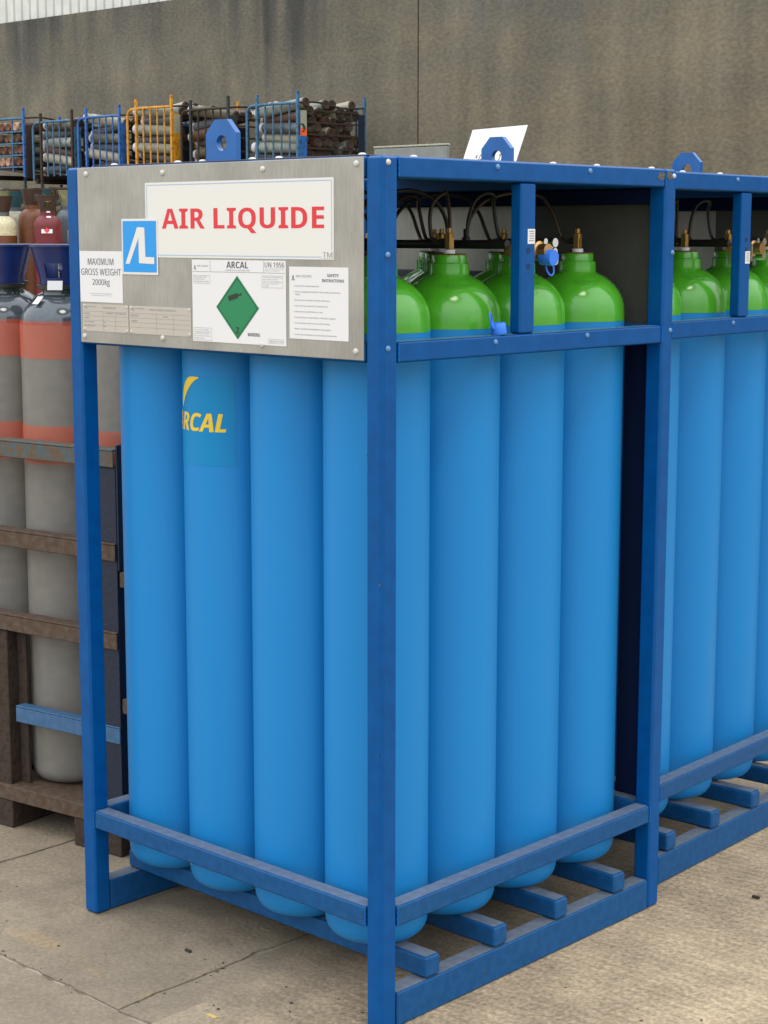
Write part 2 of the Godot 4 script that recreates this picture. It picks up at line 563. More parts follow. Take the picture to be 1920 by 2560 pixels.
# the yard surface: one picture of 5 m by 5 m with its corner at (-3.2, -3.6), repeated beyond
const GX := -3.2
const GZ := -3.6
const GS := 5.0
func ground_material() -> StandardMaterial3D:
	var w := 1536
	var broad := noise_bytes(w, w, 0.0035, 51, 4)
	var mid := noise_bytes(w, w, 0.018, 52, 4)
	var grain := noise_bytes(w, w, 0.22, 53, 3)
	var specks := noise_bytes(w, w, 0.36, 54, 2)
	var out := PackedByteArray()
	out.resize(w * w * 3)
	var hgt := PackedByteArray()
	hgt.resize(w * w)
	for y in w:
		var z := GZ + GS * y / w
		for x in w:
			var i := y * w + x
			var px := GX + GS * x / w
			var a := broad[i] / 255.0
			var b := mid[i] / 255.0
			var g := grain[i] / 255.0
			var s := specks[i] / 255.0
			var rough := clampf((px + 0.45) * 3.0, 0.0, 1.0)      # the paving to the right is coarser, brushed and gritty
			var t := 0.97 + 0.22 * (a - 0.5) + 0.22 * (b - 0.5) + lerpf(0.16, 0.42, rough) * (g - 0.5)
			var ripple := sin((z + 0.012 * (b - 0.5) + 0.02 * sin(px * 5.0)) * 195.0)
			t += rough * 0.035 * ripple
			if s > 0.80: t -= 0.30 * (s - 0.80) * 5.0 * lerpf(0.4, 1.0, rough)
			elif s < 0.17: t += 0.25 * (0.17 - s) * 5.0 * rough
			var r := lerpf(0.580, 0.645, rough)
			var gg := lerpf(0.528, 0.575, rough)
			var bb := lerpf(0.447, 0.468, rough)
			# rubbed-out yellow line marking beside the left-hand joint
			if px < -0.5 and z > 0.05 and z < 0.28 and px > -1.9:
				var k := clampf((b - 0.42) * 5.0, 0, 1) * clampf(minf(z - 0.14, 0.235 - z) * 30.0, 0, 1) * 0.45
				r = lerpf(r, 0.72, k)
				gg = lerpf(gg, 0.62, k)
				bb = lerpf(bb, 0.45, k)
			# old oil and tyre dirt on the slabs to the left
			if px < -0.4:
				var d := clampf((a * 0.6 + b * 0.4 - 0.52) * 5.0, 0, 1) * 0.17
				t *= 1.0 - d
			out[i * 3] = int(clampf(255 * t * r, 0, 255))
			out[i * 3 + 1] = int(clampf(255 * t * gg, 0, 255))
			out[i * 3 + 2] = int(clampf(255 * t * bb, 0, 255))
			hgt[i] = int(clampf(128 + (g - 0.5) * 120 + rough * ripple * 26 + (b - 0.5) * 60 - (40 if s > 0.8 else 0), 0, 255))
	var m := mat(Color.WHITE, 0.93)
	m.albedo_texture = ImageTexture.create_from_image(Image.create_from_data(w, w, false, Image.FORMAT_RGB8, out))
	bump(m, ImageTexture.create_from_image(Image.create_from_data(w, w, false, Image.FORMAT_L8, hgt)), 0.35)
	grain_detail(m, 91, 0.10)
	return m

# ------------------------------------------------------------------ the bundle frame
const W := 1.02
const H := 1.823
const P := 0.048

func bar(parent: Node, called: String, lo: Vector3, hi: Vector3, m: Material, top = null, bev := 0.005) -> MeshInstance3D:
	var st := begin(BASE if m == M.base else BLUE)
	box(st, lo, hi, bev, Transform3D(), top)
	return obj(called, st, m, parent)

func lug_outline() -> PackedVector2Array:
	return PackedVector2Array([Vector2(-0.048, -0.004), Vector2(0.048, -0.004), Vector2(0.048, 0.063), Vector2(0.020, 0.092), Vector2(-0.020, 0.092), Vector2(-0.048, 0.063)])

func make_frame(label: String, at: Vector3, turn: float, dz := 0.0, low := 0.0) -> Node3D:
	var t := thing("bundle_frame", label, "steel frame", at, turn, "")
	var e := 0.0
	for x in [0.0, -W + P]:
		for z in [0.0, -W + P]:
			bar(t, "corner_post", Vector3(x - P, 0, z - P), Vector3(x, H, z), M.frame, null, 0.007)
	# rails along x (front, back) and along z (right, left)
	for z in [0.0, -W + 0.045]:
		bar(t, "top_rail", Vector3(-W + P, 1.78, z - 0.045), Vector3(-P, H, z), M.frame)
		bar(t, "lower_rail", Vector3(-W + P, 0.224, z - 0.045), Vector3(-P, 0.2695, z), M.base, DUST * 0.85 + BLUE * 0.2)
		bar(t, "middle_rail", Vector3(-W + P, 1.4145, z - 0.045), Vector3(-P, 1.457, z), M.frame)
	for x in [0.0, -W + 0.045]:
		bar(t, "top_rail", Vector3(x - 0.045, 1.78, -W + P), Vector3(x, H, -P), M.frame)
		bar(t, "lower_rail", Vector3(x - 0.045, 0.224, -W + P), Vector3(x, 0.2695, -P), M.base, DUST * 0.85 + BLUE * 0.2)
		bar(t, "middle_rail", Vector3(x - 0.045, 1.4145, -W + P), Vector3(x, 1.457, -P), M.frame, DUST * 0.7 + BLUE * 0.4)
		bar(t, "base_rail", Vector3(x - 0.05, 0.0, -W + P), Vector3(x, 0.077, -P), M.base, DUST)
	for zz in [-0.165, -0.396, -0.621, -0.852]:
		var z: float = zz + dz
		bar(t, "cross_beam", Vector3(-W, 0.0775, z - 0.025), Vector3(-0.0005, 0.1265, z + 0.025), M.base, DUST, 0.007)
	for x in [-0.002, -W + 0.032]:
		bar(t, "middle_post", Vector3(x - 0.03, 1.4575, -0.4885 + dz), Vector3(x, 1.7795, -0.4345 + dz), M.frame)
	# added near-black rail standing in for shade under the top sheet, and the bracket of the pipework
	bar(t, "shade_rail", Vector3(-W + P, 1.742, -W + 0.003), Vector3(-P, 1.7795, -W + 0.04), M.shade)
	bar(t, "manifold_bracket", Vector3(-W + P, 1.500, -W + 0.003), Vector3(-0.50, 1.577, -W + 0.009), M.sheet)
	# top sheet
	var st := begin()
	box(st, Vector3(-0.885, H + 0.0005, -W + 0.03), Vector3(-0.05, H + 0.0035, -0.012), 0.001)
	obj("cover_sheet", st, M.sheet, t)
	for p in [[-0.873, -0.03], [-0.649, -0.03], [-0.566, -0.03], [-0.406, -0.03], [-0.324, -0.03], [-0.083, -0.03]]:
		st = begin()
		dome(st, Vector3(p[0], H + 0.0035, p[1]), Vector3.UP, 0.0088, 0.0045, 12)
		obj("bolt_head", st, M.screw, t)
	for z in [-0.115, -0.30, -0.57, -0.73, -0.945]:
		st = begin()
		dome(st, Vector3(-0.022, H, z), Vector3.UP, 0.008, 0.0045, 12)
		obj("bolt_head", st, M.screw, t)
	# lifting lugs, front and back (the second frame shows only its far one)
	for z in ([-0.045, -0.975] if dz == 0.0 else [-0.975]):
		st = begin(BLUE * 1.35)
		holed_plate(st, lug_outline(), Vector2(0.002, 0.042), 0.0165, -0.007, 0.007, Transform3D(Basis(), Vector3(-0.515, H, z)))
		obj("lifting_lug", st, M.lug, t)
	# weld beads where the lower and middle rails meet the posts, right and front
	for q in [[0.0, 0.224, 0.2695], [0.0, 1.4145, 1.457], [0.0, 1.78, 1.823]]:
		for z in [-P, -W + P]:
			st = begin(BLUE * 1.5)
			var pts := []
			for k in 8: pts.append(Vector3(0.0003, lerpf(q[1] + 0.003, q[2] - 0.003, k / 7.0), z + 0.0012 * sin(k * 2.7)))
			tube(st, pts, 0.0021, 6)
			obj("weld_bead", st, M.frame, t)
	for x in [-P, -W + P]:
		st = begin(BLUE * 1.5)
		var pts := []
		for k in 8: pts.append(Vector3(x + 0.0012 * sin(k * 2.7), lerpf(0.227, 0.2665, k / 7.0), 0.0003))
		tube(st, pts, 0.0021, 6)
		obj("weld_bead", st, M.frame, t)
	# rivets of the right face
	for p in [[1.81, -0.016], [1.81, -0.352], [1.81, -0.675], [1.807, -1.005], [1.63, -0.015], [1.445, -0.016], [1.444, -0.351], [1.445, -0.675], [1.444, -1.005], [1.628, -1.006]]:
		st = begin()
		dome(st, Vector3(0.0, p[0], p[1]), Vector3.RIGHT, 0.0062, 0.005)
		obj("rivet", st, M.screw if p[0] > 1.79 and p[1] < -0.9 or p[1] > -0.02 and p[0] > 1.8 else M.rivet, t)
	# front and back panels of bare aluminium; right back part coloured dark for shade
	st = begin()
	box(st, Vector3(-W + P + 0.001, 1.4195, 0.0005), Vector3(-P - 0.0005, 1.8215, 0.0028), 0.0008)
	obj("front_panel", st, M.panel, t)
	st = begin()
	box(st, Vector3(-W + P + 0.001, 1.4195, -W - 0.0028), Vector3(-0.44, 1.8215, -W - 0.0005), 0.0008)
	obj("back_panel", st, M.panel, t)
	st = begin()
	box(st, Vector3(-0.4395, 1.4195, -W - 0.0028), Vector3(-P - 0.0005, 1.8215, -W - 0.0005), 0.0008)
	obj("shade_panel", st, M.olive, t)
	bar(t, "gap_shade_plate", Vector3(-0.135, 0.27, -W + 0.002), Vector3(-P - 0.001, 1.414, -W + 0.012), M.shade)  # added plate, near-black to imitate the shade in the gap
	for p in [[-0.937, 1.807], [-0.663, 1.804], [-0.339, 1.804], [-0.068, 1.808], [-0.956, 1.434], [-0.672, 1.44], [-0.346, 1.439], [-0.07, 1.437]]:
		st = begin()
		dome(st, Vector3(p[0], p[1], 0.0028), Vector3.BACK, 0.0068, 0.0045, 14)
		obj("panel_screw", st, M.screw, t)
	# small white label and two open bolt holes on the middle post
	st = begin()
	box(st, Vector3(-0.0018, 1.650 - low, -0.4835 + dz), Vector3(-0.0012, 1.682 - low, -0.4585 + dz), 0.0001)
	var lab := obj("post_label", st, M.paper, t)
	var ink := begin()
	for k in 5:
		box(ink, Vector3(-0.0012, 1.656 - low + k * 0.005, -0.480 + dz), Vector3(-0.0009, 1.658 - low + k * 0.005, -0.463 + dz - 0.002 * (k % 2)), 0.00005)
	obj("print", ink, M.grey_ink, lab)
	for y in ([1.636, 1.602] if low == 0.0 else [1.658, 1.633]):
		st = begin()
		lathe(st, [Vector2(0.0055, -0.003), Vector2(0.0055, 0.0015), Vector2(0.0035, 0.0015), Vector2(0.0035, -0.003)], 12, Transform3D(Basis(Vector3.FORWARD, Vector3.RIGHT, Vector3.DOWN), Vector3(-0.0025, y, -0.462 + dz)))
		obj("bolt_hole", st, M.black, t)
	return t

func plate(parent: Node, called: String, x0: float, y0: float, x1: float, y1: float, z: float, m: Material, thick := 0.0008) -> MeshInstance3D:
	var st := begin()
	box(st, Vector3(x0, y0, z), Vector3(x1, y1, z + thick), 0.0002)
	return obj(called, st, m, parent)

func logo_mark(st: SurfaceTool, x0: float, y0: float, x1: float, y1: float, z: float) -> void:
	# a slanted stroke that leans against an L
	var poly := PackedVector2Array()
	for p in [[0.0, 0.0], [0.145, 0.0], [0.47, 0.70], [0.47, 0.02], [1.0, 0.0], [1.0, 0.185], [0.70, 0.19], [0.68, 0.985], [0.43, 1.0]]:
		poly.append(Vector2(lerpf(x0, x1, p[0]), lerpf(y0, y1, p[1])))
	var idx := Geometry2D.triangulate_polygon(poly)
	for i in range(0, idx.size(), 3):
		tri(st, Vector3(poly[idx[i]].x, poly[idx[i]].y, z), Vector3(poly[idx[i + 1]].x, poly[idx[i + 1]].y, z), Vector3(poly[idx[i + 2]].x, poly[idx[i + 2]].y, z), Vector3.BACK, Vector3.BACK, Vector3.BACK)

func make_signs(t: Node3D) -> void:
	var z := 0.0029
	var st: SurfaceTool
	# company sign
	var sign_ := plate(t, "name_sign", -0.724, 1.619, -0.131, 1.783, z, M.white)
	var zt := z + 0.0012
	st = begin()
	outline_box(st, -0.719, 1.6235, -0.136, 1.7785, 0.0016, zt)
	obj("border_line", st, M.pale_blue, sign_)
	st = begin()
	letters(st, "AIR LIQUIDE", -0.667, 1.6725, -0.158, 1.7255, zt, true)
	obj("lettering", st, M.red, sign_)
	st = begin(Color.WHITE)
	line_box(st, -0.166, 1.622, -0.133, 1.637, zt + 0.0003)
	obj("clear_patch", st, M.white, sign_)
	st = begin()
	letters(st, "TM", -0.162, 1.6235, -0.135, 1.634, zt + 0.0006, false)
	obj("trade_mark", st, M.grey_ink, sign_)
	# square emblem
	var lg := plate(t, "emblem_plate", -0.809, 1.580, -0.682, 1.7045, z + 0.0009, M.white)
	st = begin()
	line_box(st, -0.8045, 1.5855, -0.6865, 1.6995, z + 0.0021)
	obj("blue_field", st, M.logo, lg)
	st = begin()
	logo_mark(st, -0.796, 1.604, -0.694, 1.686, z + 0.0025)
	obj("emblem", st, M.white, lg)
	# weight notice
	var mw := plate(t, "weight_notice", -0.968, 1.514, -0.8105, 1.6315, z, M.paper)
	for q in [["MAXIMUM", -0.937, 1.600, -0.842, 1.615], ["GROSS WEIGHT", -0.963, 1.5765, -0.815, 1.5915], ["2000kg", -0.921, 1.550, -0.857, 1.568]]:
		st = begin()
		letters(st, q[0], q[1], q[2], q[3], q[4], zt, false)
		obj("lettering", st, M.ink, mw)
	st = begin()
	letters(st, "This bundle must not be lifted when", -0.93, 1.5330, -0.848, 1.5355, zt, false)
	letters(st, "overloaded or damaged in any way", -0.925, 1.5285, -0.853, 1.531, zt, false)
	obj("small_print", st, M.grey_ink, mw)
	# two riveted data plates
	for q in [[-0.961, -0.792, 0], [-0.788, -0.574, 1]]:
		var dp := plate(t, "data_plate", q[0], 1.4465, q[1], 1.5095, z, M.plate)
		st = begin()
		logo_mark(st, q[0] + 0.010, 1.4985, q[0] + 0.018, 1.5055, zt)
		letters(st, "AIR LIQUIDE", q[0] + 0.021, 1.5015, q[0] + 0.052, 1.505, zt, false)
		if q[2] == 0:
			letters(st, "PRODUCTION PLATE", q[0] + 0.075, 1.500, q[0] + 0.125, 1.504, zt, false)
			for k in 4:
				letters(st, ["MATERIAL", "Serial No", "Max gross weight", "Max filling pressure"][k], q[0] + 0.006, 1.4855 - k * 0.0095, q[0] + 0.006 + [0.022, 0.02, 0.036, 0.042][k], 1.489 - k * 0.0095, zt, false)
			letters(st, "CYLINDERS", q[0] + 0.085, 1.4875, q[0] + 0.115, 1.491, zt, false)
			letters(st, "TEST PRESSURE", q[0] + 0.125, 1.4875, q[0] + 0.16, 1.491, zt, false)
			letters(st, "kg", q[0] + 0.078, 1.4665, q[0] + 0.084, 1.4705, zt, false)
			letters(st, "bar", q[0] + 0.078, 1.457, q[0] + 0.086, 1.461, zt, false)
		else:
			letters(st, "PERIODIC INSPECTION AND TEST", q[0] + 0.07, 1.5, q[0] + 0.165, 1.504, zt, false)
			letters(st, "BUNDLE No", q[0] + 0.006, 1.486, q[0] + 0.034, 1.4895, zt, false)
			letters(st, "DATE", q[0] + 0.12, 1.486, q[0] + 0.135, 1.4895, zt, false)
			letters(st, "OWNER", q[0] + 0.006, 1.474, q[0] + 0.026, 1.4775, zt, false)
		obj("lettering", st, M.grey_ink, dp)
		st = begin()
		for k in 4:
			line_box(st, q[0] + 0.004, 1.4925 - k * 0.0105, q[1] - 0.004, 1.4931 - k * 0.0105, zt)
		for xx in [0.45, 0.72]:
			line_box(st, lerpf(q[0], q[1], xx), 1.4495, lerpf(q[0], q[1], xx) + 0.0006, 1.493, zt + 0.0002)
		obj("ruled_lines", st, M.grey_ink, dp)
		for xx in [q[0] + 0.006, q[1] - 0.006]:
			for yy in [1.451, 1.505]:
				st = begin()
				dome(st, Vector3(xx, yy, zt - 0.0004), Vector3.BACK, 0.0034, 0.002, 8)
				obj("plate_rivet", st, M.screw, dp)
	# contents label with the green diamond
	var ar := plate(t, "contents_label", -0.568, 1.4385, -0.2715, 1.6155, z, M.paper)
	st = begin()
	letters(st, "ARCAL", -0.455, 1.5985, -0.387, 1.6125, zt, true)
	obj("lettering", st, M.ink, ar)
	st = begin()
	letters(st, "UN 1956", -0.335, 1.6015, -0.276, 1.612, zt, false)
	obj("lettering", st, M.ink, ar)
	st = begin()
	letters(st, "WARNING", -0.39, 1.4555, -0.352, 1.463, zt, true)
	obj("lettering", st, M.ink, ar)
	st = begin()
	logo_mark(st, -0.562, 1.5945, -0.554, 1.6035, zt)
	obj("emblem", st, M.ink, ar)
	st = begin()
	letters(st, "AIR LIQUIDE", -0.551, 1.5995, -0.514, 1.604, zt, false)
	line_box(st, -0.566, 1.5895, -0.274, 1.5903, zt)
	line_box(st, -0.508, 1.591, -0.5072, 1.6145, zt)
	line_box(st, -0.339, 1.591, -0.3382, 1.6145, zt)
	letters(st, "COMPRESSED GAS N.O.S. ARGON CARBON DIOXIDE", -0.46, 1.5925, -0.382, 1.5952, zt, false)
	letters(st, "Argon, Carbon Dioxide, Oxygen", -0.335, 1.597, -0.277, 1.5995, zt, false)
	letters(st, "mixture, compressed", -0.335, 1.593, -0.29, 1.5955, zt, false)
	for k in 3: letters(st, ["EC No 231-147-0", "Keep the label on", "the bundle at all times"][k], -0.56, 1.5765 - k * 0.0045, [-0.52, -0.525, -0.514][k], 1.5795 - k * 0.0045, zt, false)
	outline_box(st, -0.563, 1.5645, -0.509, 1.582, 0.0005, zt + 0.0002)
	for k in 5: letters(st, ["Contains gas under pressure", "may explode if heated", "Store in a well ventilated", "place and protect from", "sunlight"][k], -0.341, 1.579 - k * 0.0044, [-0.283, -0.295, -0.285, -0.293, -0.323][k], 1.5818 - k * 0.0044, zt, false)
	outline_box(st, -0.344, 1.559, -0.28, 1.584, 0.0005, zt + 0.0002)
	for k in 5: letters(st, ["In case of leakage", "evacuate the area and", "contact the supplier", "See safety data sheet", "before use"][k], -0.561, 1.4625 - k * 0.0045, [-0.515, -0.51, -0.513, -0.508, -0.53][k], 1.4655 - k * 0.0045, zt, false)
	outline_box(st, -0.564, 1.4415, -0.505, 1.4685, 0.0005, zt + 0.0002)
	letters(st, "0800 637 830", -0.322, 1.4455, -0.281, 1.449, zt, false)
	outline_box(st, -0.325, 1.443, -0.278, 1.452, 0.0005, zt + 0.0002)
	obj("small_print", st, M.grey_ink, ar)
	var dia := PackedVector2Array([Vector2(-0.4215, 1.583), Vector2(-0.4895, 1.515), Vector2(-0.4215, 1.447), Vector2(-0.3535, 1.515)])
	st = begin()
	quad(st, Vector3(dia[0].x, dia[0].y, zt), Vector3(dia[1].x, dia[1].y, zt), Vector3(dia[2].x, dia[2].y, zt), Vector3(dia[3].x, dia[3].y, zt), Vector3.BACK)
	obj("green_diamond", st, M.diamond, ar)
	st = begin()
	var c := Vector2(-0.4215, 1.515)
	for i in 4:
		var a := c + (dia[i] - c) * 0.93
		var b := c + (dia[(i + 1) % 4] - c) * 0.93
		var a2 := c + (dia[i] - c) * 0.91
		var b2 := c + (dia[(i + 1) % 4] - c) * 0.91
		quad(st, Vector3(a.x, a.y, zt + 0.0004), Vector3(b.x, b.y, zt + 0.0004), Vector3(b2.x, b2.y, zt + 0.0004), Vector3(a2.x, a2.y, zt + 0.0004), Vector3.BACK)
	letters(st, "2", -0.4265, 1.4605, -0.4165, 1.474, zt + 0.0004, true)
	# the little lying bottle
	var xf := Transform3D(Basis(Vector3.BACK, deg_to_rad(14)), Vector3(-0.432, 1.538, zt + 0.0004))
	var bottle := PackedVector2Array([Vector2(-0.018, -0.0055), Vector2(0.010, -0.0055), Vector2(0.015, -0.002), Vector2(0.022, -0.0015), Vector2(0.022, -0.003), Vector2(0.0245, -0.003), Vector2(0.0245, 0.003), Vector2(0.022, 0.003), Vector2(0.022, 0.0015), Vector2(0.015, 0.002), Vector2(0.010, 0.0055), Vector2(-0.018, 0.0055)])
	var idx := Geometry2D.triangulate_polygon(bottle)
	for i in range(0, idx.size(), 3):
		var p := []
		for k in 3: p.append(xf * Vector3(bottle[idx[i + k]].x, bottle[idx[i + k]].y, 0))
		tri(st, p[0], p[1], p[2], Vector3.BACK, Vector3.BACK, Vector3.BACK)
	obj("black_print", st, M.dark_ink, ar)
	# safety instructions
	var sf := plate(t, "safety_notice", -0.2615, 1.456, -0.0900, 1.604, z, M.paper)
	st = begin()
	logo_mark(st, -0.254, 1.576, -0.245, 1.5865, zt)
	letters(st, "SAFETY", -0.150, 1.5845, -0.117, 1.5905, zt, true)
	letters(st, "INSTRUCTIONS", -0.165, 1.574, -0.102, 1.580, zt, true)
	obj("lettering", st, M.ink, sf)
	st = begin()
	letters(st, "AIR LIQUIDE", -0.242, 1.5815, -0.195, 1.5875, zt, false)
	var lines := ["• Only fill with suitable equipment", "• Only use equipment suitable for the gas type and pressure", "supply", "• Remove dust cap before opening outlet valve", "• Open and close valves with moderate force", "• Keep valves closed when not in use", "• Ensure valves are closed before returning to supplier", "• Do not interfere with tie rods and the fittings", "• Report any defects immediately to the supplier", "• Frame must be properly secured during transportation"]
	var wide := [0.075, 0.135, 0.018, 0.105, 0.10, 0.084, 0.122, 0.104, 0.108, 0.125]
	var yy := 1.5625
	for k in lines.size():
		if k == 2: yy += 0.0065
		letters(st, lines[k], -0.248 + (0.003 if k == 2 else 0.0), yy, -0.248 + wide[k], yy + 0.0042, zt, false)
		yy -= 0.0118
	obj("small_print", st, M.grey_ink, sf)

# ------------------------------------------------------------------ cylinders of the bundles
const R := 0.1149
func make_bundle_cylinder() -> Node3D:
	var t := thing("gas_cylinder", "", "gas cylinder")
	var st := begin()
	var y0 := 0.127
	var pr := [Vector2(0, y0), Vector2(0.076, y0)]
	for k in 7:
		var a := PI / 2 * k / 6.0
		pr.append(Vector2(0.077 + 0.0379 * sin(a), y0 + 0.043 * (1 - cos(a))))
	pr.append(Vector2(R, 0.6)); pr.append(Vector2(R, 1.1)); pr.append(Vector2(R, 1.4665))
	lathe(st, pr, 56)
	obj("body", st, M.cyl, t)
	st = begin()
	pr = [Vector2(R - 0.002, 1.466), Vector2(R + 0.0004, 1.4668), Vector2(R + 0.0002, 1.485)]
	for k in 12:
		var a := PI / 2 * (k + 1) / 13.0
		pr.append(Vector2(maxf(R * cos(a), 0.0448), 1.49 + 0.0985 * pow(sin(a), 1.0)))
	pr.append(Vector2(0.0445, 1.590)); pr.append(Vector2(0.0443, 1.6065)); pr.append(Vector2(0.0387, 1.6085))
	pr.append(Vector2(0.0387, 1.6235)); pr.append(Vector2(0.0372, 1.6255))
	lathe(st, pr, 56)
	obj("shoulder", st, M.green, t)
	st = begin()
	for q in [["BS 5045  N2118  WP 230", 0.80, 0.46], ["TP 345  47.2 KG", 0.72, 0.30]]:
		stamp(st, q[0], q[1], q[2])
	obj("stamped_marks", st, M.stamp, t)
	st = begin()
	lathe(st, [Vector2(0.0375, 1.625), Vector2(0.0355, 1.6285), Vector2(0.0, 1.6285)], 28)
	obj("rusty_rim", st, M.rust, t)
	st = begin()
	lathe(st, [Vector2(0.0135, 1.6275), Vector2(0.0135, 1.637), Vector2(0.0, 1.637)], 20)
	obj("white_collar", st, M.band, t)
	st = begin()
	box(st, Vector3(-0.008, 1.637, -0.008), Vector3(0.008, 1.672, 0.008), 0.002)
	lathe(st, [Vector2(0.0095, 1.662), Vector2(0.0095, 1.672), Vector2(0.006, 1.674), Vector2(0.006, 1.684), Vector2(0, 1.684)], 6)
	var v := obj("valve", st, M.brass, t)
	st = begin()
	lathe(st, [Vector2(0.0075, 0), Vector2(0.0075, 0.012), Vector2(0.0055, 0.013), Vector2(0.0055, 0.02), Vector2(0, 0.02)], 6, Transform3D(Basis(Vector3.UP, Vector3.LEFT, Vector3.BACK), Vector3(-0.008, 1.655, 0)))
	obj("valve_nut", st, M.pipe, v)
	return t

const ROWX := [-0.1886, -0.4188, -0.649, -0.8792]
const ROWZ := [-0.1826, -0.4166, -0.6507, -0.8847]
const NTH := ["first", "second", "third", "fourth"]

func make_manifold(label: String, at: Vector3, turn: float, rows: int) -> Node3D:
	var t := thing("gas_manifold", label, "pipework", at, turn)
	var st := begin()
	tube(st, [Vector3(-0.96, 1.648, -0.535), Vector3(-0.12, 1.648, -0.535)], 0.0105, 10)
	tube(st, [Vector3(-0.96, 1.641, -0.30), Vector3(-0.30, 1.641, -0.30)], 0.0085, 10)
	obj("header_pipe", st, M.pipe, t)
	rng.seed = 71
	for i in 4:
		for j in rows:
			var v := Vector3(ROWX[i] - 0.028, 1.655, ROWZ[j])
			var side := -0.535
			var e := Vector3(v.x - 0.05 + rng.randf_range(-0.015, 0.015), 1.655, side + (0.02 if ROWZ[j] > side else -0.02))
			var top := 1.765 + rng.randf_range(-0.02, 0.008)
			st = begin()
			var path := smooth_path([v + Vector3(0.002, 0, 0), v + Vector3(-0.016, 0.002, 0), v + Vector3(-0.028, 0.022, 0), v.lerp(e, 0.10) + Vector3(-0.028, 0, 0) + Vector3(0, top - 1.655 - 0.03, 0), v.lerp(e, 0.35) + Vector3(0, top - 1.655, 0),
				v.lerp(e, 0.7) + Vector3(0, top - 1.66, 0), v.lerp(e, 0.93) + Vector3(0, top - 1.70, 0), e], 5)
			tube(st, path, 0.0045, 8)
			obj("hose", st, M.copper if (i + j) % 2 else M.pipe, t)
			st = begin()
			lathe(st, [Vector2(0.009, 0), Vector2(0.009, 0.02), Vector2(0.0055, 0.022), Vector2(0.0055, 0.04), Vector2(0, 0.04)], 6, Transform3D(Basis(), e + Vector3(0, -0.012, 0)))
			obj("fitting", st, M.pipe, t)
	# isolating block between the first two rows
	st = begin()
	box(st, Vector3(-0.44, 1.63, -0.32), Vector3(-0.385, 1.685, -0.27), 0.004)
	box(st, Vector3(-0.43, 1.685, -0.305), Vector3(-0.40, 1.70, -0.285), 0.003)
	obj("isolating_block", st, M.pipe, t)
	# outlet valve by the middle post
	st = begin()
	box(st, Vector3(-0.13, 1.60, -0.556), Vector3(-0.060, 1.648, -0.553), 0.0008)
	obj("bracket_plate", st, M.panel, t)
	st = begin()
	var xr := Transform3D(Basis(Vector3.FORWARD, Vector3.RIGHT, Vector3.DOWN), Vector3(-0.13, 1.634, -0.60))
	lathe(st, [Vector2(0.0, 0), Vector2(0.017, 0), Vector2(0.017, 0.028), Vector2(0.022, 0.030), Vector2(0.022, 0.05), Vector2(0.016, 0.052), Vector2(0.016, 0.075), Vector2(0, 0.075)], 18, xr)
	tube(st, [Vector3(-0.12, 1.634, -0.535), Vector3(-0.12, 1.634, -0.60)], 0.012, 10)
	obj("outlet_valve", st, M.bronze, t)
	st = begin()
	for q in [[1.652, -0.655, 0.0105], [1.632, -0.655, 0.0085], [1.613, -0.656, 0.0115], [1.655, -0.62, 0.007]]:
		lathe(st, [Vector2(0, -0.012), Vector2(q[2], -0.012), Vector2(q[2] * 1.05, 0), Vector2(q[2], 0.012), Vector2(0, 0.012)], 12, Transform3D(Basis(Vector3.FORWARD, Vector3.RIGHT, Vector3.DOWN), Vector3(-0.09, q[0], q[1])))
	tube(st, [Vector3(-0.09, 1.66, -0.655), Vector3(-0.09, 1.605, -0.655)], 0.006, 8)
	obj("hand_wheel", st, M.chrome, t)
	return t

func make_cap(st: SurfaceTool, xf: Transform3D, ring_tilt: float) -> void:
	lathe(st, [Vector2(0.0, 0), Vector2(0.0185, 0), Vector2(0.0195, 0.002), Vector2(0.018, 0.030), Vector2(0.0165, 0.033), Vector2(0, 0.033)], 24, xf)
	var pts := []
	for k in 21:
		var a := TAU * k / 20.0
		pts.append(xf * (Basis(Vector3.RIGHT, ring_tilt) * Vector3(0.0135 * sin(a), 0.026 + 0.018 * cos(a), 0) + Vector3(0.018, 0.0, 0.0)))
	tube(st, pts, 0.0022, 7)
	var lug := [xf * Vector3(0.012, 0.012, 0), xf * Vector3(0.02, 0.012, 0)]
	tube(st, lug, 0.0035, 7)

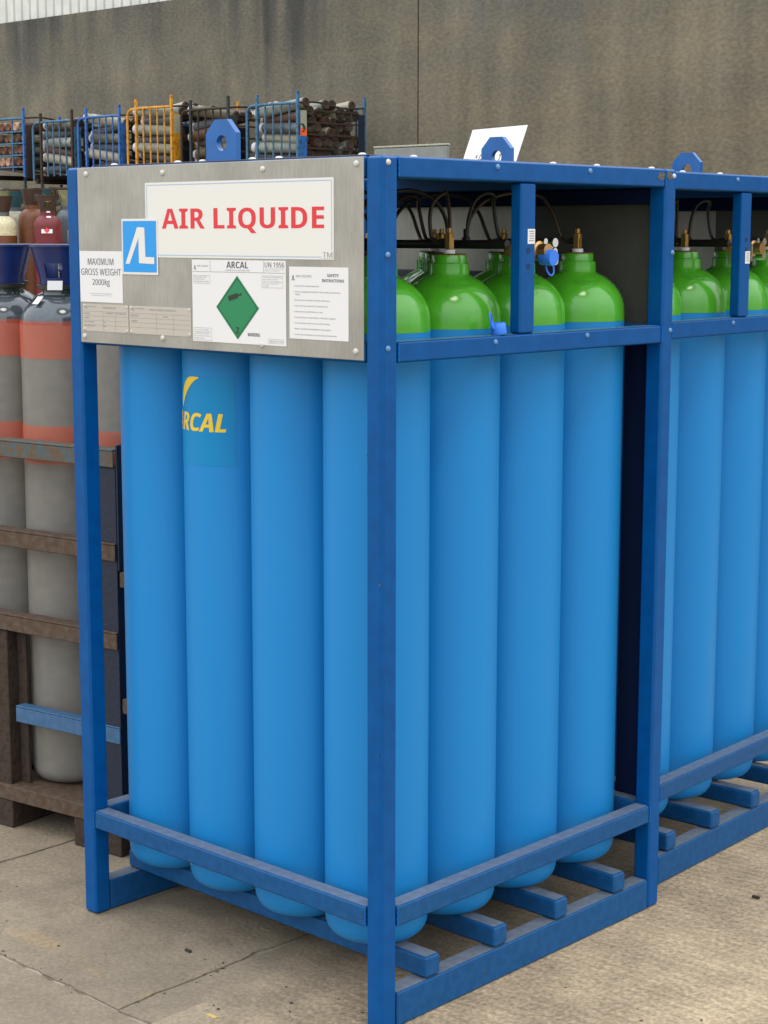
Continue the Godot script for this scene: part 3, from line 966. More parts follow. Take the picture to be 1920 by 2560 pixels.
# ------------------------------------------------------------------ grey cylinders on the pallet behind
func make_grey_cylinder() -> Node3D:
	var t := thing("grey_cylinder", "", "gas cylinder")
	var st := begin()
	var y0 := 0.128
	var pr := [Vector2(0, y0), Vector2(0.075, y0)]
	for k in 6:
		var a := PI / 2 * k / 5.0
		pr.append(Vector2(0.075 + 0.039 * sin(a), y0 + 0.04 * (1 - cos(a))))
	pr.append(Vector2(0.114, 0.7)); pr.append(Vector2(0.114, 1.425))
	lathe(st, pr, 40)
	obj("body", st, M.grey, t)
	st = begin()
	pr = [Vector2(0.114, 1.425)]
	for k in 9:
		var a := PI / 2 * (k + 1) / 10.0
		pr.append(Vector2(maxf(0.114 * cos(a), 0.05), 1.425 + 0.09 * sin(a)))
	pr.append(Vector2(0.05, 1.53)); pr.append(Vector2(0.0, 1.53))
	lathe(st, pr, 40)
	obj("shoulder", st, M.gloss, t)
	st = begin()
	lathe(st, [Vector2(0.058, 1.520), Vector2(0.066, 1.522), Vector2(0.066, 1.532), Vector2(0.05, 1.534)], 28)
	obj("neck_ring", st, M.black, t)
	st = begin()
	# cup-shaped valve guard with two windows
	var rim := 1.642
	var seg := 40
	for k in seg:
		var a := TAU * k / seg
		var b := TAU * (k + 1) / seg
		var open := (k % 20) in [3, 4, 5, 6, 7]
		var parts := [[1.534, 1.552, 0.056, 0.058], [1.552, 1.592, 0.058, 0.068], [1.592, rim - 0.006, 0.068, 0.080], [rim - 0.006, rim, 0.084, 0.084]]
		for q in parts.size():
			if open and q == 1: continue
			var p = parts[q]
			lathe(st, [Vector2(p[2], p[0]), Vector2(p[3], p[1])], 1, Transform3D(), a, b)
			lathe(st, [Vector2(p[3] - 0.004, p[1]), Vector2(p[2] - 0.004, p[0])], 1, Transform3D(), a, b)
			if q == 3: lathe(st, [Vector2(p[3], p[1]), Vector2(p[3] - 0.008, p[1] + 0.001)], 1, Transform3D(), a, b)
			if q == 2: lathe(st, [Vector2(p[3], p[1] - 0.0005), Vector2(p[3] + 0.006, p[1])], 1, Transform3D(), a, b)
	obj("valve_guard", st, M.cup, t)
	st = begin()
	box(st, Vector3(-0.014, 1.53, -0.012), Vector3(0.014, 1.60, 0.012), 0.003)
	lathe(st, [Vector2(0.011, 0), Vector2(0.011, 0.03), Vector2(0.008, 0.032), Vector2(0, 0.032)], 10, Transform3D(Basis(Vector3.UP, Vector3.LEFT, Vector3.BACK), Vector3(-0.012, 1.572, 0)))
	obj("valve", st, M.chrome, t)
	for q in [[1.334, 1.436], [1.045, 1.15]]:
		var sn := SurfaceTool.new()
		sn.begin(Mesh.PRIMITIVE_TRIANGLES)
		var n := 40
		var ys := [q[0], q[1] - 0.012, q[1]]
		for r in 2:
			for k in n:
				var rr := [0.1165, 0.1165, 0.1165 if q[1] < 1.3 else 0.1145]
				for c in [[k, r], [k + 1, r + 1], [k + 1, r], [k, r], [k, r + 1], [k + 1, r + 1]]:
					var a: float = TAU * c[0] / n
					var d := Vector3(sin(a), 0, cos(a))
					sn.set_normal(d)
					sn.set_uv(Vector2(a * 0.1165 / 0.2, ys[c[1]] / 0.2))
					sn.add_vertex(d * rr[c[1]] + Vector3(0, ys[c[1]], 0))
		obj("orange_net", sn, M.net, t)
	return t

func make_tag(st: SurfaceTool, at: Vector3, turn: float, w: float, h: float, lean: float) -> void:
	var xf := Transform3D(Basis(Vector3.UP, turn) * Basis(Vector3.RIGHT, lean), at)
	box(st, Vector3(-w / 2, -h / 2, -0.0006), Vector3(w / 2, h / 2, 0.0006), 0.0003, xf)

# ------------------------------------------------------------------ ground
func slab(called: String, lo: Vector2, hi: Vector2, seed_: int, jitter: float, parent: Node) -> void:
	var n := FastNoiseLite.new()
	n.seed = seed_
	n.frequency = 1.6
	n.fractal_octaves = 4
	var poly := PackedVector2Array()
	var corners := [lo, Vector2(hi.x, lo.y), hi, Vector2(lo.x, hi.y)]
	for e in 4:
		var a: Vector2 = corners[e]
		var b: Vector2 = corners[(e + 1) % 4]
		var steps := int(clampf(a.distance_to(b) / 0.025, 1, 400))
		for k in steps:
			var p := a.lerp(b, float(k) / steps)
			var d := (b - a).normalized()
			var off := n.get_noise_2d(p.x * 3.0, p.y * 3.0) * jitter + n.get_noise_2d(p.x * 17.0 + 9, p.y * 17.0) * jitter * 0.6
			if k == 0: off = 0.0
			poly.append(p + Vector2(-d.y, d.x) * absf(off) + Vector2(-d.y, d.x) * 0.003)
	var st := SurfaceTool.new()
	st.begin(Mesh.PRIMITIVE_TRIANGLES)
	var idx := Geometry2D.triangulate_polygon(poly)
	for i in range(0, idx.size(), 3):
		var v := [poly[idx[i]], poly[idx[i + 1]], poly[idx[i + 2]]]
		var order := [0, 1, 2] if (v[1] - v[0]).cross(v[2] - v[0]) > 0 else [0, 2, 1]
		for k in order:
			st.set_normal(Vector3.UP)
			st.set_uv(Vector2((v[k].x - GX) / GS, (v[k].y - GZ) / GS))
			st.set_uv2(v[k] / 0.83)
			st.add_vertex(Vector3(v[k].x, 0, v[k].y))
	for i in poly.size():
		var a := poly[i]
		var b := poly[(i + 1) % poly.size()]
		var out := Vector3(b.y - a.y, 0, a.x - b.x).normalized()
		var q := [Vector3(a.x, 0, a.y), Vector3(b.x, 0, b.y), Vector3(b.x, -0.03, b.y), Vector3(a.x, -0.03, a.y)]
		for k in [0, 2, 1, 0, 3, 2] if (q[1] - q[0]).cross(q[2] - q[0]).dot(out) > 0 else [0, 1, 2, 0, 2, 3]:
			st.set_normal(out)
			st.set_uv(Vector2((q[k].x - GX) / GS, (q[k].z - GZ) / GS))
			st.set_uv2(Vector2(q[k].x, q[k].z) / 0.83)
			st.add_vertex(q[k])
	obj(called, st, M.ground, parent)

# ------------------------------------------------------------------ upright coloured cylinders
func cup_cylinder(called: String, label: String, at: Vector3, body: Material, collar: Material, cup: Material, top: float, r := 0.1149, turn := 0.0, mid: Material = null) -> Node3D:
	# top: height of the rim above the yard; stands on the pallet
	var t := thing(called, label, "gas cylinder", at, turn, "coloured cylinders on the far pallet")
	var neck := top - 0.15 - at.y
	var st := begin()
	var cut := neck - 0.17
	lathe(st, [Vector2(0, 0), Vector2(r * 0.8, 0), Vector2(r, 0.03), Vector2(r, cut)], 28)
	obj("body", st, mid if mid else body, t)
	st = begin()
	var pr := [Vector2(r, cut), Vector2(r, neck - 0.10)]
	for k in 8:
		var a := PI / 2 * (k + 1) / 9.0
		pr.append(Vector2(maxf(r * cos(a), 0.05), neck - 0.10 + 0.10 * sin(a)))
	lathe(st, pr, 28)
	obj("shoulder", st, body, t)
	st = begin()
	lathe(st, [Vector2(0.05, neck - 0.02), Vector2(0.058, neck - 0.018), Vector2(0.058, neck + 0.018), Vector2(0.048, neck + 0.022), Vector2(0.0, neck + 0.022)], 20)
	obj("neck_ring", st, collar, t)
	st = begin()
	var rim := top - at.y
	for k in 24:
		var a := TAU * k / 24
		var b := TAU * (k + 1) / 24
		for q in [[neck + 0.02, neck + 0.05, 0.058, 0.066, false], [neck + 0.05, neck + 0.11, 0.066, 0.080, true], [neck + 0.11, rim, 0.080, 0.088, false]]:
			if q[4] and (k % 12) in [2, 3, 4]: continue
			lathe(st, [Vector2(q[2], q[0]), Vector2(q[3], q[1])], 1, Transform3D(), a, b)
			lathe(st, [Vector2(q[3] - 0.005, q[1]), Vector2(q[2] - 0.005, q[0])], 1, Transform3D(), a, b)
			if not q[4] and q[1] == rim: lathe(st, [Vector2(q[3] + 0.002, q[1] - 0.006), Vector2(q[3] + 0.002, q[1]), Vector2(q[3] - 0.006, q[1])], 1, Transform3D(), a, b)
	obj("valve_guard", st, cup, t)
	st = begin()
	box(st, Vector3(-0.014, neck + 0.02, -0.014), Vector3(0.014, neck + 0.10, 0.014), 0.003)
	obj("valve", st, M.brass, t)
	return t

# ------------------------------------------------------------------ crates of lying cylinders
const CH := 0.885
func make_crate(label: String, at: Vector3, posts: Material, bars: Material, plate_: Material, kind: int) -> Node3D:
	var t := thing("cylinder_crate", label, "steel crate", at, 0.0, "stacked steel crates")
	var st: SurfaceTool
	for p in [[0.0, 0.0, 1.02], [-0.74, 0.0, 1.0], [0.0, -1.2, 1.0], [-0.74, -1.2, 0.98]]:
		st = begin()
		box(st, Vector3(p[0] - 0.036, 0.02, p[1] - 0.036), Vector3(p[0], p[2], p[1]), 0.004)
		obj("post", st, posts, t)
	# bent tube over each end, with upright bars
	for z in [-0.018, -1.218]:
		st = begin()
		tube(st, smooth_path([Vector3(-0.95, 0.04, z), Vector3(-0.95, 0.70, z), Vector3(-0.94, 0.80, z), Vector3(-0.885, 0.855, z), Vector3(-0.80, 0.868, z), Vector3(-0.4, 0.872, z), Vector3(-0.03, 0.868, z)], 5), 0.018, 8)
		obj("bent_tube", st, bars, t)
		for k in (4 if kind != 3 else 1):
			st = begin()
			var x := -0.74 + 0.148 * (k + 1) - 0.018 if kind != 3 else -0.30
			tube(st, [Vector3(x, 0.10, z), Vector3(x, 0.868, z)], 0.0125, 7)
			obj("upright_bar", st, bars, t)
		if kind == 3:
			for y in [0.16, 0.33, 0.50, 0.67]:
				st = begin()
				box(st, Vector3(-0.95, y, z - 0.012), Vector3(-0.037, y + 0.024, z + 0.012), 0.003)
				obj("cross_rail", st, M.crate_blue, t)
	# sloping floor rails and floor
	for z in [-0.03, -1.21]:
		st = begin()
		tube(st, [Vector3(-0.95, 0.19, z - 0.01), Vector3(0.0, 0.09, z - 0.01)], 0.018, 6)
		obj("floor_rail", st, M.crate_brown, t)
	st = begin()
	prism(st, PackedVector2Array([Vector2(-0.95, 0.17), Vector2(-0.02, 0.075), Vector2(-0.02, 0.095), Vector2(-0.95, 0.19)]), -1.20, -0.045)
	obj("floor_plate", st, M.crate_brown, t)
	for x in [-0.95, -0.06]:
		st = begin()
		box(st, Vector3(x, 0.0, -1.2), Vector3(x + 0.06, 0.07, -0.037), 0.004)
		obj("foot", st, M.crate_brown, t)
	# right side: corner plates and cross rails
	st = begin()
	box(st, Vector3(-0.004, 0.02, -0.155), Vector3(0.006, 0.775, -0.037), 0.002)
	var cp := obj("corner_plate", st, plate_, t)
	if kind == 2:
		st = begin()
		box(st, Vector3(0.0062, 0.56, -0.15), Vector3(0.0075, 0.78, -0.042), 0.0005)
		obj("white_patch", st, M.pale, cp)
		st = begin()
		box(st, Vector3(0.0062, 0.47, -0.15), Vector3(0.0078, 0.555, -0.042), 0.0005)
		obj("orange_patch", st, M.orange, cp)
	elif kind == 1:
		st = begin()
		box(st, Vector3(0.0062, 0.52, -0.15), Vector3(0.0075, 0.76, -0.042), 0.0005)
		obj("worn_patch", st, M.pale, cp)
	st = begin()
	box(st, Vector3(-0.004, 0.02, -1.2), Vector3(0.006, 0.775, -1.08), 0.002)
	obj("corner_plate", st, M.navy, t)
	for y in [0.14, 0.31, 0.48, 0.63, 0.775]:
		st = begin()
		box(st, Vector3(-0.012, y, -1.09), Vector3(0.006, y + 0.022, -0.15), 0.002)
		obj("side_rail", st, M.crate_brown if kind != 3 else M.crate_dark, t)
	st = begin()
	tube(st, smooth_path([Vector3(-0.018, 0.872, -0.03), Vector3(-0.018, 0.89, -0.4), Vector3(-0.018, 0.84, -0.8), Vector3(-0.018, 0.86, -1.2)], 4), 0.014, 6)
	obj("top_bar", st, M.crate_brown, t)
	# far side closed by the frame of the crate
	st = begin()
	box(st, Vector3(-0.955, 0.2, -1.2), Vector3(-0.945, 0.7, -1.0), 0.002)
	obj("corner_plate", st, M.navy, t)
	return t

func make_tube_cylinder() -> Node3D:
	var t := thing("lying_cylinder", "", "gas cylinder")
	var st := begin()
	var xf := Transform3D(Basis(Vector3.BACK, PI / 2), Vector3.ZERO)     # y axis turned to -x
	lathe(st, [Vector2(0.066, -0.425), Vector2(0.068, -0.40), Vector2(0.068, 0.30), Vector2(0.064, 0.345), Vector2(0.05, 0.375), Vector2(0.03, 0.39)], 16, xf)
	obj("body", st, M.tube_grey, t)
	st = begin()
	lathe(st, [Vector2(0.052, 0.345), Vector2(0.0665, 0.35), Vector2(0.0665, 0.40), Vector2(0.060, 0.405), Vector2(0.056, 0.38), Vector2(0.0, 0.37)], 14, xf)
	obj("valve_cap", st, M.lilac, t)
	st = begin()
	lathe(st, [Vector2(0, -0.44), Vector2(0.035, -0.442), Vector2(0.05, -0.45), Vector2(0.060, -0.442), Vector2(0.066, -0.425)], 16, xf)
	obj("foot_ring", st, M.rust_dark, t)  # dark end discs: shade of the crate side put into the colour
	return t

# ------------------------------------------------------------------ scene
func _ready() -> void:
	var cam := Camera3D.new()
	cam.name = "camera"
	cam.position = Vector3(2.4112, 1.6674, 2.5652)
	cam.rotation = Vector3(deg_to_rad(-8.875), deg_to_rad(43.168), deg_to_rad(0.05))
	cam.fov = 32.27
	cam.near = 0.05
	cam.far = 400.0
	add_child(cam)
	cam.current = true
	var we := WorldEnvironment.new()
	we.name = "world_environment"
	var env := Environment.new()
	env.background_mode = Environment.BG_SKY
	var sky := Sky.new()
	var sm := ProceduralSkyMaterial.new()
	sm.sky_top_color = Color(0.97, 0.98, 1.0)
	sm.sky_horizon_color = Color(0.66, 0.67, 0.68)
	sm.sky_curve = 0.25
	sm.sky_energy_multiplier = 1.8
	sm.ground_bottom_color = Color(0.35, 0.32, 0.28)
	sm.ground_horizon_color = Color(0.45, 0.43, 0.40)
	sky.sky_material = sm
	env.sky = sky
	env.tonemap_mode = Environment.TONE_MAPPER_LINEAR
	env.tonemap_exposure = 0.68
	env.sdfgi_enabled = true
	env.ssao_enabled = true
	env.ssil_enabled = true
	we.environment = env
	add_child(we)
	var sun := DirectionalLight3D.new()
	sun.name = "sun"
	sun.light_energy = 0.3
	sun.light_color = Color(1.0, 0.96, 0.9)
	sun.light_angular_distance = 14.0
	sun.shadow_enabled = true
	sun.rotation = Vector3(deg_to_rad(-58), deg_to_rad(58), 0)
	add_child(sun)

	build_materials()
	build_setting()
	build_bundles()
	build_pallet()
	build_far_cylinders()
	build_crates()
	build_small_things()

func build_setting() -> void:
	# joint filling below, concrete slabs on it
	var g := Node3D.new()
	g.name = numbered("ground")
	add_child(g)
	tag(g, "", "", "", "structure")
	var st := begin()
	quad(st, Vector3(-150, -0.004, -150), Vector3(150, -0.004, -150), Vector3(150, -0.004, 150), Vector3(-150, -0.004, 150), Vector3.UP)
	obj("joint_filling", st, M.joint, g)
	slab("slab", Vector2(-1.46, -14.9), Vector2(-0.505, 0.305), 1, 0.015, g)
	slab("slab", Vector2(-2.42, -14.9), Vector2(-1.46, 0.305), 2, 0.014, g)
	slab("slab", Vector2(-30.0, -14.9), Vector2(-2.42, 0.305), 3, 0.014, g)
	slab("slab", Vector2(-0.505, -14.9), Vector2(30.0, 0.305), 4, 0.014, g)
	slab("slab", Vector2(-3.4, 0.305), Vector2(0.62, 4.0), 5, 0.015, g)
	slab("slab", Vector2(0.62, 0.305), Vector2(30.0, 4.0), 6, 0.008, g)
	slab("slab", Vector2(-30.0, 0.305), Vector2(-3.4, 4.0), 7, 0.008, g)
	slab("slab", Vector2(-30.0, 4.0), Vector2(30.0, 40.0), 8, 0.008, g)
	# retaining wall: two pours with an open joint between them
	var wall := thing("concrete_wall", "tall stained concrete wall with dark drip marks behind the crates", "wall", Vector3(0, 0, -15.0))
	for s in [[WALL_X0, -13.475], [-13.452, WALL_X1]]:
		var w := SurfaceTool.new()
		w.begin(Mesh.PRIMITIVE_TRIANGLES)
		var xs := []
		var n := 24
		for k in n + 1: xs.append(lerpf(s[0], s[1], float(k) / n))
		var faces := [[Vector3(s[0], 0, 0), Vector3(s[1], 0, 0), Vector3(s[1], WALL_H, 0), Vector3(s[0], WALL_H, 0), Vector3.BACK],
			[Vector3(s[0], WALL_H, 0), Vector3(s[1], WALL_H, 0), Vector3(s[1], WALL_H, -0.4), Vector3(s[0], WALL_H, -0.4), Vector3.UP],
			[Vector3(s[1], 0, 0), Vector3(s[1], 0, -0.4), Vector3(s[1], WALL_H, -0.4), Vector3(s[1], WALL_H, 0), Vector3.RIGHT],
			[Vector3(s[0], 0, -0.4), Vector3(s[0], 0, 0), Vector3(s[0], WALL_H, 0), Vector3(s[0], WALL_H, -0.4), Vector3.LEFT],
			[Vector3(s[1], 0, -0.4), Vector3(s[0], 0, -0.4), Vector3(s[0], WALL_H, -0.4), Vector3(s[1], WALL_H, -0.4), Vector3.FORWARD]]
		for f in faces:
			for k in [0, 2, 1, 0, 3, 2]:
				w.set_normal(f[4])
				w.set_uv(Vector2((f[k].x - WALL_X0) / (WALL_X1 - WALL_X0), 1.0 - f[k].y / WALL_H * 0.998))
				w.set_uv2(Vector2(f[k].x, f[k].y) / 3.1)
				w.add_vertex(f[k])
		obj("wall_section", w, M.wall, wall)
	st = begin()
	box(st, Vector3(-13.50, 0, -0.2), Vector3(-13.43, WALL_H - 0.02, -0.012), 0.001)
	obj("joint_strip", st, M.rust_dark, wall)
	# ribbed sheet cladding standing on the wall
	var cl := thing("ribbed_cladding", "pale ribbed metal cladding above the concrete wall, top left", "cladding", Vector3(0, WALL_H, -15.06))
	st = begin()
	var pitch := 0.215
	var k0 := int((WALL_X1 - WALL_X0) / pitch)
	var prev := Vector2(WALL_X0, 0)
	for k in k0:
		var x := WALL_X0 + k * pitch
		for q in [[0.0, 0.0], [0.155, 0.0], [0.168, -0.035], [0.202, -0.035], [0.215, 0.0]]:
			var p := Vector2(x + q[0], q[1])
			if p.x > prev.x + 1e-5:
				var nn := Vector3(-(p.y - prev.y), 0, p.x - prev.x).normalized()
				quad(st, Vector3(prev.x, -0.03, prev.y), Vector3(p.x, -0.03, p.y), Vector3(p.x, 4.0, p.y), Vector3(prev.x, 4.0, prev.y), nn)
			prev = p
	obj("ribbed_sheet", st, M.cladding, cl)
	st = begin()
	box(st, Vector3(WALL_X0, 3.98, -8.0), Vector3(prev.x, 4.05, 0.05), 0.01)
	obj("roof_edge", st, M.cladding, cl)

func build_bundles() -> void:
	var f1 := make_frame("blue steel bundle frame nearest the camera, with the red lettered white sign", Vector3.ZERO, 0.0)
	make_signs(f1)
	# scuffed bare patch on the far top corner of the right face
	var st := begin()
	var xr := Transform3D(Basis(Vector3.FORWARD, Vector3.UP, Vector3.RIGHT), Vector3(0.0, 0, 0))
	prism(st, PackedVector2Array([Vector2(0.938, 1.800), Vector2(0.955, 1.797), Vector2(0.966, 1.800), Vector2(0.969, 1.812), Vector2(0.958, 1.815), Vector2(0.944, 1.813)]), 0.0003, 0.0007, xr)
	prism(st, PackedVector2Array([Vector2(0.976, 1.803), Vector2(0.990, 1.798), Vector2(0.999, 1.806), Vector2(0.990, 1.817), Vector2(0.979, 1.816)]), 0.0003, 0.0007, xr)
	obj("bare_patch", st, M.bare, f1)
	# nicks in the paint along edges that get knocked
	rng.seed = 29
	for k in 26:
		var p: Vector3
		var xf := Transform3D()
		match k % 4:
			0:   # lower edge of the front rail
				p = Vector3(rng.randf_range(-0.95, -0.06), 0.2245 + rng.randf() * 0.004, 0.0)
			1:   # near post, both faces
				p = Vector3(rng.randf_range(-0.046, -0.004), rng.randf_range(0.05, 1.7), 0.0)
			2:   # right lower rail
				p = Vector3(0.0, rng.randf_range(0.225, 0.268), rng.randf_range(-0.95, -0.06))
				xf = xr
			3:   # base rail
				p = Vector3(0.0, rng.randf_range(0.01, 0.075), rng.randf_range(-0.95, -0.06))
				xf = xr
		if k > 22:
			p = Vector3(rng.randf_range(-0.12, -0.05), rng.randf_range(0.226, 0.245), 0.0)
			xf = Transform3D()
		var c := xf.affine_inverse() * p
		var poly := PackedVector2Array()
		var big := rng.randf_range(0.0012, 0.0042)
		for m in 7:
			poly.append(Vector2(c.x, c.y) + Vector2.from_angle(TAU * m / 7.0) * big * rng.randf_range(0.5, 1.2) * Vector2(0.7, 1.0))
		st = begin()
		prism(st, poly, 0.0003, 0.0006, xf)
		obj("paint_chip", st, M.bare if k % 3 else M.rust, f1)
	var at2 := Vector3(-0.072, 0, -1.078)
	var turn2 := 0.055
	var f2 := make_frame("second blue steel bundle frame, cut off by the right edge of the photo", at2, turn2, 0.05, 0.054)
	var b2 := Transform3D(Basis(Vector3.UP, turn2), at2)

	var proto := make_bundle_cylinder()
	var first := true
	for i in 4:
		for j in 4:
			var label := ""
			if i == 0 and j == 0: label = "blue cylinder with green shoulder behind the near corner post of the front frame"
			elif j == 0: label = ["", "blue cylinder second from the near corner post under the front panel", "blue cylinder with yellow lettering and arc, under the front panel", "leftmost blue cylinder under the front panel, next to the left post"][i]
			elif i == 0: label = ["", "green-shouldered blue cylinder left of the short middle post, right face of front frame", "green-shouldered blue cylinder half hidden by the short middle post, front frame", "green-shouldered blue cylinder right of the blue valve cap, far end of front frame"][j]
			else: label = "inner green-shouldered cylinder, front frame, %s from right face, %s from front panel" % [NTH[i], NTH[j]]
			var at := Vector3(ROWX[i], 0, ROWZ[j])
			var turn: float = [0.0, 2.0, 0.0, 4.4][(i + 2 * j) % 4]
			if i == 2 and j == 0: turn = 0.0
			if first:
				proto.position = at
				proto.set_meta("label", label)
				proto.set_meta("group", "blue cylinders standing in the front frame")
				first = false
			else:
				var c := dup(proto, "gas_cylinder", at, 0.0, label, "blue cylinders standing in the front frame")
				if i == 2 and j == 0: make_decal(c)
	for i in 3:
		for j in 4:
			if j == 3 and i > 0: continue
			var label := "green-shouldered cylinder in second frame, %s from its right face, %s from near end" % [NTH[i], NTH[j]]
			dup(proto, "gas_cylinder", b2 * Vector3(ROWX[i], 0, ROWZ[j]), turn2, label, "blue cylinders standing in the second frame")
	make_manifold("dark looping pipework above the cylinders in the front frame", Vector3.ZERO, 0.0, 4)
	make_manifold("dark looping pipework above the cylinders in the second frame", at2, turn2, 3)

func make_decal(c: Node3D) -> void:
	# wraps round the cylinder from the seen left edge to the side facing the lens
	var st := begin()
	var r := R + 0.0006
	lathe(st, [Vector2(r, 1.150), Vector2(r, 1.352)], 30, Transform3D(), deg_to_rad(-62), deg_to_rad(52))
	var d := obj("blue_decal", st, M.decal, c)
	st = begin()
	letters(st, "ARCAL", -0.092, 1.227, 0.083, 1.269, 0.0011, true, 0.22, R)
	letters(st, "ARCAL", -0.090, 1.2275, 0.085, 1.2685, 0.0012, true, 0.22, R)
	obj("lettering", st, M.yellow, d)
	st = begin()
	# tapering swoosh
	var top := []
	var bot := []
	for k in 13:
		var f := k / 12.0
		var x := lerpf(-0.055, 0.012, pow(f, 1.5))
		var y := 1.281 + 0.070 * pow(sin(f * PI / 2), 0.9)
		var wd := 0.012 * sin(PI * clampf(f * 0.86 + 0.05, 0, 1)) + 0.001
		top.append(Vector2(x - wd * 0.5, minf(y + wd * 0.35, 1.351)))
		bot.append(Vector2(x + wd * 0.9, y - wd * 0.55))
	for k in 12:
		var q := []
		var n := []
		for p in [top[k], top[k + 1], bot[k + 1], bot[k]]:
			var th: float = p.x / R
			n.append(Vector3(sin(th), 0, cos(th)))
			q.append(n[-1] * (R + 0.0012) + Vector3(0, p.y, 0))
		tri(st, q[0], q[1], q[2], n[0], n[1], n[2])
		tri(st, q[0], q[2], q[3], n[0], n[2], n[3])
	obj("arc", st, M.yellow, d)

const PT := 0.14
const PA := Vector3(-1.25, 0, -0.30)
func build_pallet() -> void:
	var t := thing("steel_pallet", "rusty steel cylinder pallet with rails, left behind the front frame", "pallet", PA, PT)
	var L := -1.25
	var st: SurfaceTool
	for q in [[1.066, 1.108, M.rail], [0.816, 0.858, M.rail_brown], [0.576, 0.618, M.rail_brown]]:
		st = begin()
		box(st, Vector3(L, q[0], -0.006), Vector3(0.0, q[1], 0.0), 0.002)
		box(st, Vector3(L, q[1] + 0.0005, -0.045), Vector3(0.0, q[1] + 0.006, 0.0), 0.002)
		obj("front_rail", st, q[2], t)
		st = begin()
		box(st, Vector3(L, q[0], -0.87), Vector3(0.0, q[1], -0.864), 0.002)
		obj("back_rail", st, M.rail_brown, t)
	st = begin()
	box(st, Vector3(-0.40, 0.316, -0.010), Vector3(0.0, 0.358, -0.004), 0.002)
	box(st, Vector3(-0.40, 0.3585, -0.04), Vector3(0.0, 0.363, -0.004), 0.002)
	obj("blue_rail", st, M.rail_blue, t)
	for q in [[0.0, 0.12], [0.0, 1.12]]: pass
	# corner posts: channels
	for x in [0.0, L + 0.06]:
		for z in [-0.002, -0.80]:
			st = begin()
			box(st, Vector3(x - 0.06, 0.10, z - 0.006), Vector3(x, 1.064, z - 0.050), 0.002)
			obj("corner_post", st, M.navy if x > -0.5 else M.rust_dark, t)
	st = begin()
	box(st, Vector3(0.001, 0.79, -0.14), Vector3(0.008, 1.125, -0.008), 0.002)
	obj("side_plate", st, M.navy, t)
	st = begin()
	box(st, Vector3(0.001, 0.10, -0.14), Vector3(0.007, 0.74, -0.06), 0.002)
	obj("side_plate", st, M.navy, t)
	for y in [0.745, 0.40]:
		st = begin()
		box(st, Vector3(0.002, y, -0.86), Vector3(0.045, y + 0.042, -0.012), 0.003)
		obj("side_rail", st, M.rail_brown, t)
	# gate post inside the front
	st = begin()
	box(st, Vector3(-0.50, 0.105, -0.05), Vector3(-0.43, 0.572, -0.008), 0.003)
	box(st, Vector3(-0.428, 0.105, -0.055), Vector3(-0.395, 0.572, -0.045), 0.002)
	obj("gate_post", st, M.rust_dark, t)
	# floor and feet
	st = begin()
	box(st, Vector3(L, 0.082, -0.88), Vector3(0.02, 0.126, 0.004), 0.003)
	obj("floor_plate", st, M.rail_brown, t)
	for x in [-0.42, -1.05, 0.0]:
		st = begin()
		box(st, Vector3(x - 0.18, 0.0, -0.88), Vector3(x, 0.0815, 0.0), 0.004)
		obj("skid", st, M.rust_dark, t)
	var b := Transform3D(Basis(Vector3.UP, PT), PA)
	var proto := make_grey_cylinder()
	var first := true
	var names := ["grey cylinder in orange net directly behind the left post of the front frame", "grey cylinder in orange net second from the right, front row of the pallet", "grey cylinder in orange net cut off by the left edge, front row of the pallet"]
	for j in 2:
		for i in 4:
			var p := b * Vector3(-0.115 - 0.235 * i, 0, -0.175 - 0.236 * j)
			if i == 3 and j == 0: continue
			var label: String = names[i] if j == 0 else "grey cylinder with dark blue guard, second row of the pallet, %s from right" % NTH[i]
			var turn := 2.3 * i + 1.1 * j + 0.6
			if first:
				proto.position = p
				proto.rotation.y = turn
				proto.set_meta("label", label)
				proto.set_meta("group", "grey cylinders on the pallet")
				first = false
			else:
				dup(proto, "grey_cylinder", p, turn, label, "grey cylinders on the pallet")
	proto.get_node("orange_net").free()
	# loose white tags stuck on the shoulders of the second cylinder
	st = begin()
	var c2 := b * Vector3(-0.115 - 0.235, 0, -0.175)
	var face := deg_to_rad(40)
	make_tag(st, c2 + Vector3(sin(face) * 0.0, 1.532, 0) + Vector3(sin(face), 0, cos(face)) * 0.068, face, 0.042, 0.026, -0.25)
	tag(obj("paper_label", st, M.tag), "white paper label on the neck of the second grey cylinder", "label")
	st = begin()
	make_tag(st, c2 + Vector3(0, 1.492, 0) + Vector3(sin(0.15), 0, cos(0.15)) * 0.089, 0.15, 0.022, 0.03, -0.85)
	tag(obj("paper_label", st, M.tag), "small bright label on the glossy shoulder of the second grey cylinder", "label")

